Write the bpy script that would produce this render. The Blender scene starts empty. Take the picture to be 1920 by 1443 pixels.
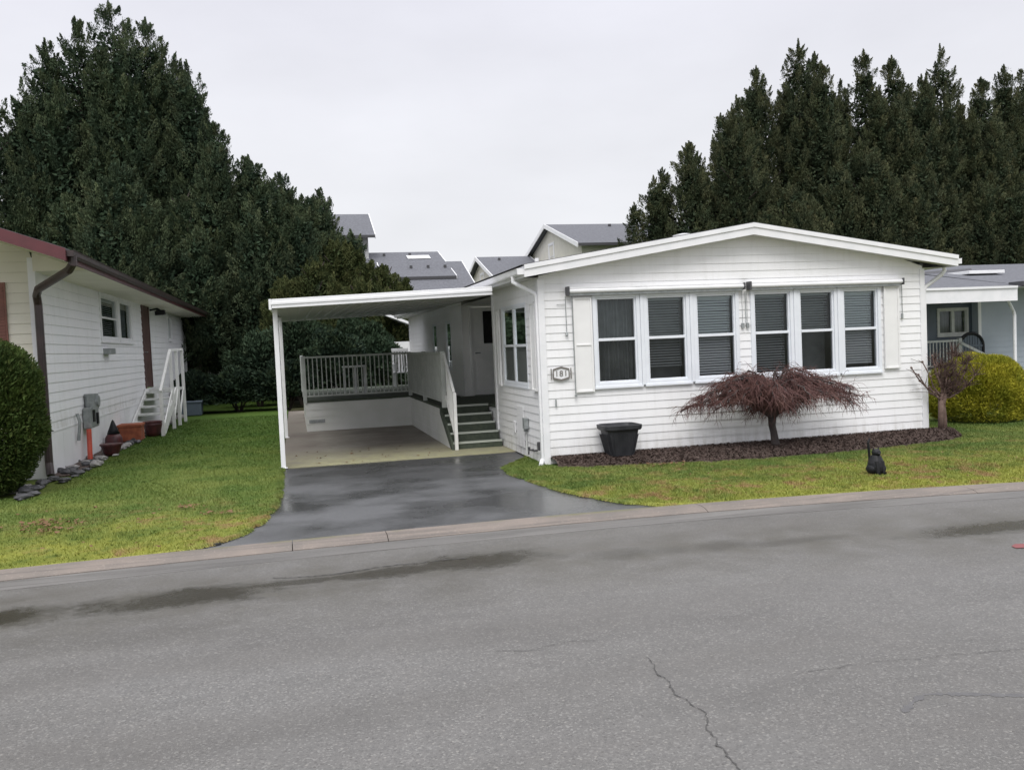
import bpy, math, random
import numpy as np
from mathutils import Vector, Matrix
R = math.radians
scene = bpy.context.scene
C = scene.collection
random.seed(7)

# ------------------------------------------------------------------ camera
cam_d = bpy.data.cameras.new('camera')
cam = bpy.data.objects.new('camera', cam_d); C.objects.link(cam)
F_PX = 1658.57
cam_d.sensor_fit = 'HORIZONTAL'; cam_d.sensor_width = 36
cam_d.lens = F_PX / 1920 * 36
cam_d.clip_start = 0.05; cam_d.clip_end = 3000
yaw, pitch, roll = 0.2391, 0.0468, 0.0437
cam.matrix_world = (Matrix.Translation((0, 0, 1.9)) @ Matrix.Rotation(-yaw, 4, 'Z')
                    @ Matrix.Rotation(math.pi/2 - pitch, 4, 'X') @ Matrix.Rotation(-roll, 4, 'Z'))
scene.camera = cam

# ------------------------------------------------------------------ sky, sun, exposure
SUN_EL, SUN_AZ = R(52), R(200)          # azimuth from +Y, clockwise
w = bpy.data.worlds.new('World'); scene.world = w; w.use_nodes = True
nt = w.node_tree; nt.nodes.clear()
def wn(t, **k):
    n = nt.nodes.new(t)
    for a, b in k.items(): setattr(n, a, b)
    return n
out = wn('ShaderNodeOutputWorld')
sky = wn('ShaderNodeTexSky', sky_type='NISHITA', sun_disc=False)
sky.sun_elevation = SUN_EL; sky.sun_rotation = SUN_AZ
bg_s = wn('ShaderNodeBackground'); bg_s.inputs[1].default_value = 0.06
nt.links.new(sky.outputs[0], bg_s.inputs[0])
tc = wn('ShaderNodeTexCoord'); sep = wn('ShaderNodeSeparateXYZ')
nt.links.new(tc.outputs['Generated'], sep.inputs[0])
ramp = wn('ShaderNodeValToRGB')          # overcast cloud deck: brighter towards the zenith
cr = ramp.color_ramp
cr.elements[0].position = 0.0; cr.elements[0].color = (0.76, 0.765, 0.78, 1)
cr.elements[1].position = 1.0; cr.elements[1].color = (1.0, 1.0, 1.02, 1)
e = cr.elements.new(0.22); e.color = (0.745, 0.75, 0.79, 1)
e = cr.elements.new(0.42); e.color = (0.71, 0.71, 0.785, 1)
nt.links.new(sep.outputs[2], ramp.inputs[0])
mp = wn('ShaderNodeMapping'); mp.inputs['Scale'].default_value = (1.6, 1.6, 4.0)
nt.links.new(tc.outputs['Generated'], mp.inputs[0])
nz = wn('ShaderNodeTexNoise'); nz.inputs['Scale'].default_value = 1.7; nz.inputs['Detail'].default_value = 5
nt.links.new(mp.outputs[0], nz.inputs[0])
mr = wn('ShaderNodeMapRange'); mr.inputs[1].default_value = 0.3; mr.inputs[2].default_value = 0.7
mr.inputs[3].default_value = 0.90; mr.inputs[4].default_value = 1.05
nt.links.new(nz.outputs[0], mr.inputs[0])
zb = wn('ShaderNodeMapRange'); zb.inputs[1].default_value = 0.40; zb.inputs[2].default_value = 0.95
zb.inputs[3].default_value = 1.0; zb.inputs[4].default_value = 2.0
nt.links.new(sep.outputs[2], zb.inputs[0])
mu = wn('ShaderNodeMath', operation='MULTIPLY'); nt.links.new(mr.outputs[0], mu.inputs[0]); nt.links.new(zb.outputs[0], mu.inputs[1])
bg_c = wn('ShaderNodeBackground'); nt.links.new(ramp.outputs[0], bg_c.inputs[0]); nt.links.new(mu.outputs[0], bg_c.inputs[1])
mx = wn('ShaderNodeMixShader'); mx.inputs[0].default_value = 0.94
nt.links.new(bg_s.outputs[0], mx.inputs[1]); nt.links.new(bg_c.outputs[0], mx.inputs[2])
nt.links.new(mx.outputs[0], out.inputs[0])

sd = bpy.data.lights.new('sun', 'SUN'); sd.energy = 1.5; sd.angle = R(30); sd.color = (1, 0.97, 0.93)
sun = bpy.data.objects.new('sun', sd); C.objects.link(sun)
sdir = Vector((math.sin(SUN_AZ)*math.cos(SUN_EL), math.cos(SUN_AZ)*math.cos(SUN_EL), math.sin(SUN_EL)))
sun.rotation_euler = sdir.to_track_quat('Z', 'Y').to_euler()
vs = scene.view_settings
vs.view_transform = 'Standard'; vs.look = 'None'; vs.exposure = 0.30; vs.gamma = 1; vs.use_curve_mapping = False

# ------------------------------------------------------------------ materials
def mat(name, col, rough=0.6, col2=None, scale=3.0, detail=4, mixr=(0.35, 0.65), bump=0.0, bscale=40.0,
        bdist=0.01, spec=0.5, metal=0.0, stretch=(1, 1, 1), coord='world', trans=0.0, sub=0.0):
    m = bpy.data.materials.new(name); m.use_nodes = True
    n = m.node_tree; b = n.nodes['Principled BSDF']
    b.inputs['Roughness'].default_value = rough
    b.inputs['Specular IOR Level'].default_value = spec
    b.inputs['Metallic'].default_value = metal
    b.inputs['Base Color'].default_value = (*col, 1)
    if coord == 'world': src = n.nodes.new('ShaderNodeNewGeometry').outputs['Position']
    else: src = n.nodes.new('ShaderNodeTexCoord').outputs['Object']
    mpn = n.nodes.new('ShaderNodeMapping'); mpn.inputs['Scale'].default_value = stretch
    n.links.new(src, mpn.inputs[0])
    m['_'] = 0
    if col2 is not None:
        t = n.nodes.new('ShaderNodeTexNoise'); t.inputs['Scale'].default_value = scale; t.inputs['Detail'].default_value = detail
        n.links.new(mpn.outputs[0], t.inputs[0])
        r_ = n.nodes.new('ShaderNodeMapRange'); r_.inputs[1].default_value = mixr[0]; r_.inputs[2].default_value = mixr[1]
        n.links.new(t.outputs[0], r_.inputs[0])
        x = n.nodes.new('ShaderNodeMix'); x.data_type = 'RGBA'
        x.inputs[6].default_value = (*col, 1); x.inputs[7].default_value = (*col2, 1)
        n.links.new(r_.outputs[0], x.inputs[0]); n.links.new(x.outputs[2], b.inputs['Base Color'])
    if bump > 0:
        t2 = n.nodes.new('ShaderNodeTexNoise'); t2.inputs['Scale'].default_value = bscale; t2.inputs['Detail'].default_value = 4
        n.links.new(mpn.outputs[0], t2.inputs[0])
        bp = n.nodes.new('ShaderNodeBump'); bp.inputs['Strength'].default_value = bump; bp.inputs['Distance'].default_value = bdist
        n.links.new(t2.outputs[0], bp.inputs['Height']); n.links.new(bp.outputs[0], b.inputs['Normal'])
    return m

class NG:
    """small node-graph writer for the few hand-made ground materials"""
    def __init__(s, m):
        s.t = m.node_tree; s.b = s.t.nodes['Principled BSDF']
    def pos(s): return s.t.nodes.new('ShaderNodeNewGeometry').outputs['Position']
    def link(s, a, b): s.t.links.new(a, b)
    def val(s, sock, v):
        if isinstance(v, (int, float)): sock.default_value = v
        elif isinstance(v, tuple): sock.default_value = (*v, 1) if len(v) == 3 and sock.type == 'RGBA' else v
        else: s.link(v, sock)
    def noise(s, vec, scale, detail=4, rough=0.5, stretch=None):
        if stretch:
            mm = s.t.nodes.new('ShaderNodeMapping'); mm.inputs['Scale'].default_value = stretch
            s.link(vec, mm.inputs[0]); vec = mm.outputs[0]
        t = s.t.nodes.new('ShaderNodeTexNoise'); t.inputs['Scale'].default_value = scale
        t.inputs['Detail'].default_value = detail; t.inputs['Roughness'].default_value = rough
        s.link(vec, t.inputs[0]); return t.outputs[0]
    def vor(s, vec, scale, feature='F1', outn='Color'):
        t = s.t.nodes.new('ShaderNodeTexVoronoi'); t.inputs['Scale'].default_value = scale; t.feature = feature
        s.link(vec, t.inputs[0]); return t.outputs[outn]
    def rng(s, v, a, b, c=0.0, d=1.0):
        t = s.t.nodes.new('ShaderNodeMapRange'); t.clamp = True
        s.val(t.inputs[0], v)
        for i, q in zip((1, 2, 3, 4), (a, b, c, d)): t.inputs[i].default_value = q
        return t.outputs[0]
    def mth(s, op, a, b=0.0):
        t = s.t.nodes.new('ShaderNodeMath'); t.operation = op; s.val(t.inputs[0], a); s.val(t.inputs[1], b); return t.outputs[0]
    def mix(s, f, a, b):
        t = s.t.nodes.new('ShaderNodeMix'); t.data_type = 'RGBA'
        s.val(t.inputs[0], f); s.val(t.inputs[6], a); s.val(t.inputs[7], b); return t.outputs[2]
    def xyz(s, v):
        t = s.t.nodes.new('ShaderNodeSeparateXYZ'); s.link(v, t.inputs[0]); return t.outputs
    def bump(s, h, st, dist):
        t = s.t.nodes.new('ShaderNodeBump'); t.inputs['Strength'].default_value = st; t.inputs['Distance'].default_value = dist
        s.link(h, t.inputs['Height']); s.link(t.outputs[0], s.b.inputs['Normal'])

def blank(name):
    m = bpy.data.materials.new(name); m.use_nodes = True; return m

M = {}
def m_siding(name, c1, c2, zlo):
    m = blank(name); g = NG(m); p = g.pos(); X, Y, Z = g.xyz(p)
    n1 = g.noise(p, 1.1, 6, .6); st = g.noise(p, 3.0, 5, .65, stretch=(3.2, 3.2, .35)); n3 = g.noise(p, 26, 3)
    c = g.mix(g.rng(n1, .38, .66), c1, c2)
    c = g.mix(g.mth('MULTIPLY', g.rng(st, .50, .72), .20), c, (0.56, 0.56, 0.52))
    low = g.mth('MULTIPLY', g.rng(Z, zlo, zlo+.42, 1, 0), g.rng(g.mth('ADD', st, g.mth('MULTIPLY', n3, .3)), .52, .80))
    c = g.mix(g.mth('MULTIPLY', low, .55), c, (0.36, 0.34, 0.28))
    g.link(c, g.b.inputs['Base Color']); g.link(g.rng(n1, .3, .7, .38, .55), g.b.inputs['Roughness']); g.bump(g.noise(p, 5, 3), .12, .006)
    return m
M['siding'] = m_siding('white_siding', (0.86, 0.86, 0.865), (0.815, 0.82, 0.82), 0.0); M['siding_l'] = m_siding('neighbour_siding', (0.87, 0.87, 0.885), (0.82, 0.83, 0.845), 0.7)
M['siding_cream'] = mat('cream_siding', (0.78, 0.75, 0.64), 0.5, (0.70, 0.67, 0.56), 1.5)
M['siding_grey'] = mat('grey_blue_siding', (0.42, 0.47, 0.53), 0.5, (0.37, 0.42, 0.48), 1.5)
M['siding_dark'] = mat('slate_blue_siding', (0.10, 0.13, 0.16), 0.5, (0.085, 0.11, 0.14), 1.5)
M['skirt'] = mat('skirt_panel', (0.83, 0.83, 0.85), 0.5, (0.76, 0.77, 0.77), 1.4, bump=.1, bscale=8)
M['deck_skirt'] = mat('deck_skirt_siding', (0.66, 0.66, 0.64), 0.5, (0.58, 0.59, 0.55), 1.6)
M['trim'] = mat('white_trim', (0.84, 0.84, 0.85), 0.4, (0.77, 0.78, 0.79), 4)
M['trim_d'] = mat('weathered_trim', (0.62, 0.63, 0.61), 0.5, (0.50, 0.52, 0.49), 5)
M['frame'] = mat('window_frame_paint', (0.78, 0.81, 0.85), 0.35, (0.74, 0.77, 0.81), 5)
M['soffit'] = mat('soffit_panel', (0.62, 0.62, 0.60), 0.6, (0.56, 0.56, 0.54), 3)
M['shutter'] = mat('white_panel', (0.82, 0.82, 0.81), 0.5, (0.78, 0.78, 0.77), 4)
M['blind'] = mat('blind_slats', (0.48, 0.50, 0.51), 0.5)
M['blind_b'] = mat('blind_slats_pale', (0.78, 0.80, 0.82), 0.5)
M['curtain'] = mat('curtain', (0.17, 0.18, 0.185), 0.9, (0.27, 0.28, 0.285), 3)
M['shingle'] = mat('grey_shingle', (0.095, 0.098, 0.112), 0.85, (0.135, 0.14, 0.158), 9, 6, bump=.4, bscale=30)
M['shingle_b'] = mat('dark_shingle', (0.075, 0.075, 0.08), 0.85, (0.11, 0.11, 0.115), 9, 6, bump=.4, bscale=30)
M['maroon'] = mat('maroon_fascia', (0.105, 0.026, 0.032), 0.45, (0.065, 0.020, 0.023), 3)
M['brown'] = mat('brown_metal', (0.055, 0.035, 0.035), 0.4, (0.035, 0.025, 0.025), 5)
M['doorbrown'] = mat('brown_door', (0.11, 0.06, 0.055), 0.45, (0.08, 0.045, 0.04), 5)
M['redshut'] = mat('brick_red_shutter', (0.26, 0.11, 0.08), 0.6, (0.20, 0.085, 0.065), 6)
M['black'] = mat('black_plastic', (0.010, 0.011, 0.013), 0.5, (0.018, 0.018, 0.020), 8, spec=.25)
M['pot'] = mat('charcoal_planter', (0.022, 0.023, 0.027), 0.5, (0.040, 0.041, 0.046), 5, bump=.1, spec=.3)
M['greymetal'] = mat('grey_metal', (0.24, 0.26, 0.26), 0.45, (0.34, 0.36, 0.36), 12, metal=.3)
M['plaque'] = mat('plaque_border', (0.17, 0.155, 0.14), 0.5)
M['darkmetal'] = mat('dark_bracket', (0.06, 0.06, 0.065), 0.5)
M['redpipe'] = mat('red_conduit', (0.62, 0.10, 0.06), 0.4, (0.50, 0.08, 0.05), 6)
M['terracotta'] = mat('terracotta', (0.34, 0.10, 0.045), 0.8, (0.22, 0.06, 0.03), 9)
M['wine'] = mat('wine_red_ceramic', (0.09, 0.02, 0.022), 0.5, (0.05, 0.015, 0.018), 9)
M['carpet'] = mat('green_outdoor_carpet', (0.070, 0.085, 0.060), 0.95, (0.050, 0.062, 0.047), 14, bump=.3, bscale=200)
M['nosing'] = mat('metal_nosing', (0.42, 0.45, 0.40), 0.45)
M['rail'] = mat('painted_railing', (0.47, 0.49, 0.47), 0.5, (0.39, 0.41, 0.39), 5)  # grey lowered so the colour carries the shade under the carport
M['railw'] = mat('white_painted_rail', (0.80, 0.80, 0.78), 0.5, (0.72, 0.72, 0.70), 5)
M['panel_u'] = mat('carport_pan', (0.52, 0.52, 0.54), 0.5, (0.46, 0.46, 0.48), 3)
M['stone'] = mat('garden_stone', (0.20, 0.19, 0.19), 0.85, (0.34, 0.33, 0.31), 7, bump=.5, bscale=20, coord='obj')
M['stone_d'] = mat('dark_stone', (0.035, 0.035, 0.038), 0.7, (0.10, 0.10, 0.105), 7, bump=.5, bscale=20, coord='obj')
M['bark'] = mat('cedar_bark', (0.045, 0.035, 0.03), 0.9, (0.08, 0.065, 0.055), 6, bump=.6, bscale=14, stretch=(1, 1, .2))
M['maple_bark'] = mat('maple_bark', (0.035, 0.028, 0.028), 0.8, (0.07, 0.055, 0.05), 12, bump=.5, bscale=30, stretch=(1, 1, .3))
M['maple_twig'] = mat('maple_twig', (0.080, 0.032, 0.030), 0.75, (0.135, 0.066, 0.056), 5)
M['shrub_bark'] = mat('pruned_bark', (0.10, 0.062, 0.05), 0.85, (0.16, 0.11, 0.09), 12, bump=.4)
M['shrub_twig'] = mat('pruned_twig', (0.095, 0.055, 0.045), 0.8, (0.06, 0.036, 0.03), 12)
M['wall_beige'] = mat('beige_render', (0.74, 0.72, 0.63), 0.7, (0.68, 0.66, 0.58), 3)
M['wall_pale'] = mat('pale_grey_render', (0.50, 0.50, 0.50), 0.7)
M['leaf_brown'] = mat('fallen_leaf', (0.16, 0.085, 0.04), 0.8)

def glass(name, tint, mixf, rough=0.03):
    m = blank(name); n = m.node_tree; n.nodes.clear()
    o = n.nodes.new('ShaderNodeOutputMaterial'); tr = n.nodes.new('ShaderNodeBsdfTransparent'); tr.inputs[0].default_value = (*tint, 1)
    gl = n.nodes.new('ShaderNodeBsdfGlossy'); gl.inputs['Roughness'].default_value = rough; gl.inputs[0].default_value = (.95, 1, 1, 1)
    fr = n.nodes.new('ShaderNodeFresnel'); fr.inputs[0].default_value = 1.5
    a = n.nodes.new('ShaderNodeMath'); a.operation = 'MULTIPLY'; a.inputs[1].default_value = mixf; n.links.new(fr.outputs[0], a.inputs[0])
    x = n.nodes.new('ShaderNodeMixShader'); n.links.new(a.outputs[0], x.inputs[0])
    n.links.new(tr.outputs[0], x.inputs[1]); n.links.new(gl.outputs[0], x.inputs[2]); n.links.new(x.outputs[0], o.inputs[0])
    return m
M['glass'] = glass('window_glass', (0.80, 0.86, 0.86), 1.0)
M['screen'] = glass('screened_glass', (0.62, 0.64, 0.65), 0.75, 0.12)

def leafmat(name, c1, c2, c3, s1=1.3, s2=7.0, rough=0.7, tone=False):
    m = blank(name); g = NG(m)
    t = g.t.nodes.new('ShaderNodeTexCoord').outputs['Object']
    a = g.noise(t, s1, 3); b = g.noise(t, s2, 3)
    c = g.mix(g.rng(a, .36, .64), c1, c2)
    c = g.mix(g.rng(b, .52, .72), c, c3)
    if tone:                                              # each branchlet has its own tint (growth age); crown shade is painted in too
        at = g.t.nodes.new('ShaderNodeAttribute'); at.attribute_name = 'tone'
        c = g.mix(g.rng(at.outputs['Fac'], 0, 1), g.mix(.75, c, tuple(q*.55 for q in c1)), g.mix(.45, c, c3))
    g.link(c, g.b.inputs['Base Color']); g.b.inputs['Roughness'].default_value = rough
    g.b.inputs['Specular IOR Level'].default_value = 0.12
    return m
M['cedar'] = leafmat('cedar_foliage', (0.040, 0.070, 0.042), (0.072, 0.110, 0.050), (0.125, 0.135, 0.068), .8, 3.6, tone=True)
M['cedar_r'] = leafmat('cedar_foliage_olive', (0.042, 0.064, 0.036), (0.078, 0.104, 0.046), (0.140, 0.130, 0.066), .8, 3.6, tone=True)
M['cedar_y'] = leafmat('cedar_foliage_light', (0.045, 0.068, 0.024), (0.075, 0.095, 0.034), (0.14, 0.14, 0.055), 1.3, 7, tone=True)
M['hedge'] = leafmat('hedge_foliage', (0.030, 0.052, 0.014), (0.055, 0.085, 0.020), (0.085, 0.10, 0.028), 2.5, 12)
M['laurel'] = leafmat('laurel_foliage', (0.014, 0.026, 0.018), (0.026, 0.044, 0.024), (0.045, 0.062, 0.03), 1.5, 6)
M['gold'] = leafmat('golden_foliage', (0.19, 0.21, 0.022), (0.33, 0.31, 0.03), (0.45, 0.40, 0.05), 2.0, 9)

# --- ground materials
def m_asphalt():
    m = blank('road_asphalt'); g = NG(m); p = g.pos(); X, Y, Z = g.xyz(p)
    big = g.noise(p, .35, 4); mid = g.noise(p, 3.0, 5, .6)
    sp = g.vor(p, 95.0); sp = g.rng(g.xyz(sp)[0], 0, 1, 0, 1)
    sp2 = g.noise(p, 160, 2)
    c = g.mix(g.rng(big, .35, .65), (0.134, 0.129, 0.122), (0.152, 0.148, 0.142))
    c = g.mix(g.mth('MULTIPLY', g.rng(mid, .35, .7), .45), c, (0.108, 0.106, 0.102))
    b2 = g.noise(p, .8, 6, .65, stretch=(.5, 1.3, 1))
    c = g.mix(g.mth('MULTIPLY', g.rng(b2, .48, .68), .50), c, (0.078, 0.074, 0.068))
    c = g.mix(g.mth('MULTIPLY', g.rng(b2, .28, .44, 1, 0), .30), c, (0.19, 0.19, 0.19))
    c = g.mix(g.rng(sp, .0, .35, .45, 0), c, (0.065, 0.064, 0.064))
    c = g.mix(g.rng(sp, .80, .97, 0, .45), c, (0.28, 0.275, 0.26))
    c = g.mix(g.rng(sp2, .62, .75, 0, .4), c, (0.23, 0.22, 0.205))
    st_ = g.vor(p, 42.0); s0 = g.xyz(st_)[0]; s1 = g.xyz(st_)[1]; dd = g.vor(p, 42.0, outn='Distance')
    dot = g.rng(dd, .22, .38, 1, 0)
    c = g.mix(g.mth('MULTIPLY', dot, g.rng(s0, .86, .93, 0, .55)), c, (0.30, 0.285, 0.26))
    c = g.mix(g.mth('MULTIPLY', dot, g.rng(s1, .80, .90, 0, .55)), c, (0.060, 0.056, 0.052))
    tr_ = g.noise(p, .55, 3, .5, stretch=(.12, 1.5, 1))
    c = g.mix(g.rng(tr_, .46, .62, 0, .35), c, (0.100, 0.094, 0.087))
    # damp strip along the gutter line, broken up into patches
    wn_ = g.noise(p, 2.2, 5, .6); fine = g.noise(p, 11, 4); wet = None
    for (ex, ey, rx, ry, st_) in ((-2.45, 7.28, .55, .24, 1), (-.98, 7.38, .62, .24, 1), (-.15, 7.50, .5, .07, .8), (.75, 7.52, .62, .13, .9), (1.50, 7.60, .55, .24, 1), (2.72, 7.30, .26, .16, .45),
                             (3.15, 7.28, .22, .12, .4), (3.62, 7.24, .24, .15, .45), (4.3, 7.12, .5, .10, .4), (6.15, 6.86, .75, .17, .85), (7.5, 6.7, .6, .16, .8)):
        a_ = g.mth('DIVIDE', g.mth('SUBTRACT', X, ex), rx); b_ = g.mth('DIVIDE', g.mth('SUBTRACT', Y, ey), ry)
        q = g.mth('SQRT', g.mth('ADD', g.mth('MULTIPLY', a_, a_), g.mth('MULTIPLY', b_, b_)))
        q = g.mth('ADD', q, g.mth('ADD', g.mth('MULTIPLY', g.mth('SUBTRACT', wn_, .5), 2.4), g.mth('MULTIPLY', g.mth('SUBTRACT', fine, .5), 1.0)))
        q = g.rng(q, .65, 1.5, st_, 0)
        wet = q if wet is None else g.mth('MAXIMUM', wet, q)
    wm = wet
    d = g.mth('ABSOLUTE', g.mth('SUBTRACT', Y, g.mth('ADD', 7.4, g.mth('MULTIPLY', g.mth('MAXIMUM', g.mth('SUBTRACT', X, 2.2), 0), -0.14))))
    halo = g.mth('MULTIPLY', g.rng(d, .15, 1.35, 1, 0), g.rng(wn_, .33, .62, .15, .75))
    c = g.mix(halo, c, (0.072, 0.067, 0.053))
    c = g.mix(g.mth('MULTIPLY', wm, .92), c, (0.026, 0.023, 0.014))
    g.link(c, g.b.inputs['Base Color'])
    g.link(g.mth('SUBTRACT', g.rng(b2, .35, .65, .62, .42), g.mth('ADD', g.mth('MULTIPLY', wm, .30), g.mth('MULTIPLY', halo, .10))), g.b.inputs['Roughness'])
    g.b.inputs['Specular IOR Level'].default_value = .35
    h = g.mth('ADD', g.mth('MULTIPLY', sp, .5), g.mth('MULTIPLY', sp2, .8))
    g.bump(h, .55, .004)
    return m
def m_drive():
    m = blank('driveway_asphalt'); g = NG(m); p = g.pos(); X, Y, Z = g.xyz(p)
    big = g.noise(p, .75, 5, .55, stretch=(.8, 1.0, 1)); sp = g.xyz(g.vor(p, 110))[0]
    c = g.mix(g.rng(big, .38, .62), (0.042, 0.043, 0.045), (0.098, 0.100, 0.105))
    c = g.mix(g.rng(sp, .8, 1, 0, .35), c, (0.20, 0.20, 0.20))
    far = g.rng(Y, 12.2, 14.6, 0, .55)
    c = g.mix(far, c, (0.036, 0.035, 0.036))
    g.link(c, g.b.inputs['Base Color'])
    g.link(g.rng(big, .36, .60, .17, .50), g.b.inputs['Roughness'])
    g.bump(sp, .35, .003)
    return m
def m_conc():
    m = blank('mossy_concrete'); g = NG(m); p = g.pos(); X, Y, Z = g.xyz(p)
    n1 = g.noise(p, .8, 6, .6); n2 = g.noise(p, 5, 5, .6)
    c = g.mix(g.rng(n1, .36, .64), (0.155, 0.130, 0.112), (0.27, 0.25, 0.215))
    edge = g.rng(Y, 14.95, 17.6, 1, 0)
    c = g.mix(g.mth('MULTIPLY', edge, g.rng(n2, .3, .6, .35, 1)), c, (0.36, 0.35, 0.20))
    c = g.mix(g.rng(n2, .58, .75, 0, .6), c, (0.10, 0.085, 0.07))
    lf = g.rng(X, -.3, .5, .7, 0)
    c = g.mix(g.mth('MULTIPLY', lf, g.rng(n1, .3, .6)), c, (0.09, 0.075, 0.06))
    g.link(c, g.b.inputs['Base Color']); g.b.inputs['Roughness'].default_value = .7
    g.bump(n2, .2, .01)
    return m
def m_kerb():
    m = blank('kerb_concrete'); g = NG(m); p = g.pos(); X, Y, Z = g.xyz(p)
    n1 = g.noise(p, 1.2, 6, .6); n2 = g.noise(p, 40, 3); n3 = g.noise(p, 1.5, 4, .6, stretch=(.4, 14, 1))
    c = g.mix(g.rng(n1, .35, .65), (0.215, 0.178, 0.152), (0.140, 0.125, 0.112))
    c = g.mix(g.rng(n3, .50, .68, 0, .8), c, (0.10, 0.088, 0.080))
    c = g.mix(g.rng(n2, .6, .75, 0, .5), c, (0.36, 0.31, 0.27))
    c = g.mix(g.mth('MULTIPLY', g.rng(Y, 8.86, 9.03), g.rng(n1, .45, .6)), c, (0.13, 0.13, 0.05))
    g.link(c, g.b.inputs['Base Color']); g.b.inputs['Roughness'].default_value = .75
    g.bump(n2, .4, .004)
    return m
def m_gutter():
    m = blank('gutter_pan_concrete'); g = NG(m); p = g.pos()
    n1 = g.noise(p, 1.0, 6, .6, stretch=(.6, 2.5, 1)); n2 = g.noise(p, 60, 3); n3 = g.noise(p, 1.6, 4, .6, stretch=(.3, 12, 1))
    c = g.mix(g.rng(n1, .35, .65), (0.165, 0.158, 0.150), (0.110, 0.106, 0.100))
    c = g.mix(g.rng(n3, .48, .64, 0, .75), c, (0.075, 0.070, 0.065)); c = g.mix(g.rng(n2, .6, .75, 0, .4), c, (0.26, 0.24, 0.22))
    g.link(c, g.b.inputs['Base Color']); g.link(g.rng(n1, .35, .65, .6, .4), g.b.inputs['Roughness']); g.bump(n2, .4, .004)
    return m
def grass_nodes(g, bright=1.0):
    p = g.pos(); X, Y, Z = g.xyz(p)
    n1 = g.noise(p, .9, 5, .6); n2 = g.noise(p, 7, 4, .6); n3 = g.noise(p, .45, 3)
    B = lambda t: tuple(q*bright for q in t)
    c = g.mix(g.rng(n1, .38, .62), B((0.086, 0.136, 0.028)), B((0.155, 0.192, 0.046)))
    near = g.rng(g.mth('ADD', g.mth('ADD', Y, g.mth('MULTIPLY', n1, -5.0)), g.mth('MULTIPLY', n2, -3.0)), 4.6, 7.4, 1, 0)
    c = g.mix(g.mth('MULTIPLY', near, .75), c, B((0.300, 0.300, 0.055)))
    c = g.mix(g.mth('MULTIPLY', g.rng(Y, 14, 22), .75), c, B((0.055, 0.112, 0.018)))
    n4 = g.noise(p, 2.6, 4, .6); br = g.mth('MULTIPLY', g.rng(g.mth('ADD', g.mth('MULTIPLY', n4, .7), g.mth('MULTIPLY', n2, .3)), .50, .60), g.rng(n3, .38, .52))
    c = g.mix(g.mth('MULTIPLY', br, g.rng(Y, 13, 10.0, 0, .95)), c, B((0.25, 0.165, 0.075)))
    c = g.mix(g.rng(n2, .30, .42, .5, 0), c, B((0.055, 0.085, 0.018)))
    return c, n2
def m_grass():
    m = blank('lawn_grass'); g = NG(m)
    c, n2 = grass_nodes(g, .8); g.link(c, g.b.inputs['Base Color']); g.b.inputs['Roughness'].default_value = .9
    g.b.inputs['Specular IOR Level'].default_value = .1
    g.bump(g.noise(g.pos(), 60, 3), .6, .02); return m
def m_blade():
    m = blank('grass_blades'); g = NG(m)
    c, n2 = grass_nodes(g, 1.08); g.link(c, g.b.inputs['Base Color']); g.b.inputs['Roughness'].default_value = .6
    g.b.inputs['Specular IOR Level'].default_value = .25; return m
M['asphalt'] = m_asphalt(); M['drive'] = m_drive(); M['concrete'] = m_conc(); M['kerb'] = m_kerb(); M['gutterpan'] = m_gutter(); M['grass'] = m_grass(); M['blade'] = m_blade()
M['earth'] = mat('earth', (0.09, 0.10, 0.04), .9, (0.13, 0.12, 0.06), .3)
M['mulch'] = mat('bark_mulch', (0.050, 0.032, 0.026), .95, (0.11, 0.08, 0.066), 18, 6, bump=1, bscale=45, bdist=.03)
M['mulch_c'] = mat('bark_chips', (0.058, 0.040, 0.034), .95, (0.105, 0.080, 0.070), 25, 3, spec=.1)
M['crack'] = mat('crack_filler', (0.068, 0.066, 0.064), .9)
M['patch'] = mat('asphalt_patch', (0.098, 0.096, 0.098), .75, (0.12, 0.118, 0.118), 18, bump=.5, bscale=140)
M['redreflect'] = mat('red_road_reflection', (0.20, 0.06, 0.06), .7)

# ------------------------------------------------------------------ object helpers
def setp(o, label=None, cat=None, group=None, kind=None):
    if label: o['label'] = label
    if cat: o['category'] = cat
    if group: o['group'] = group
    if kind: o['kind'] = kind
    return o
def empty(name, loc, label, cat, group=None):
    o = bpy.data.objects.new(name, None); C.objects.link(o); o.location = loc; o.empty_display_size = .2
    o['_o'] = tuple(loc)
    return setp(o, label, cat, group)
def origin_of(o):
    while o is not None:
        if o.parent is None: return Vector(o.location)
        o = o.parent
    return Vector((0, 0, 0))

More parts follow.
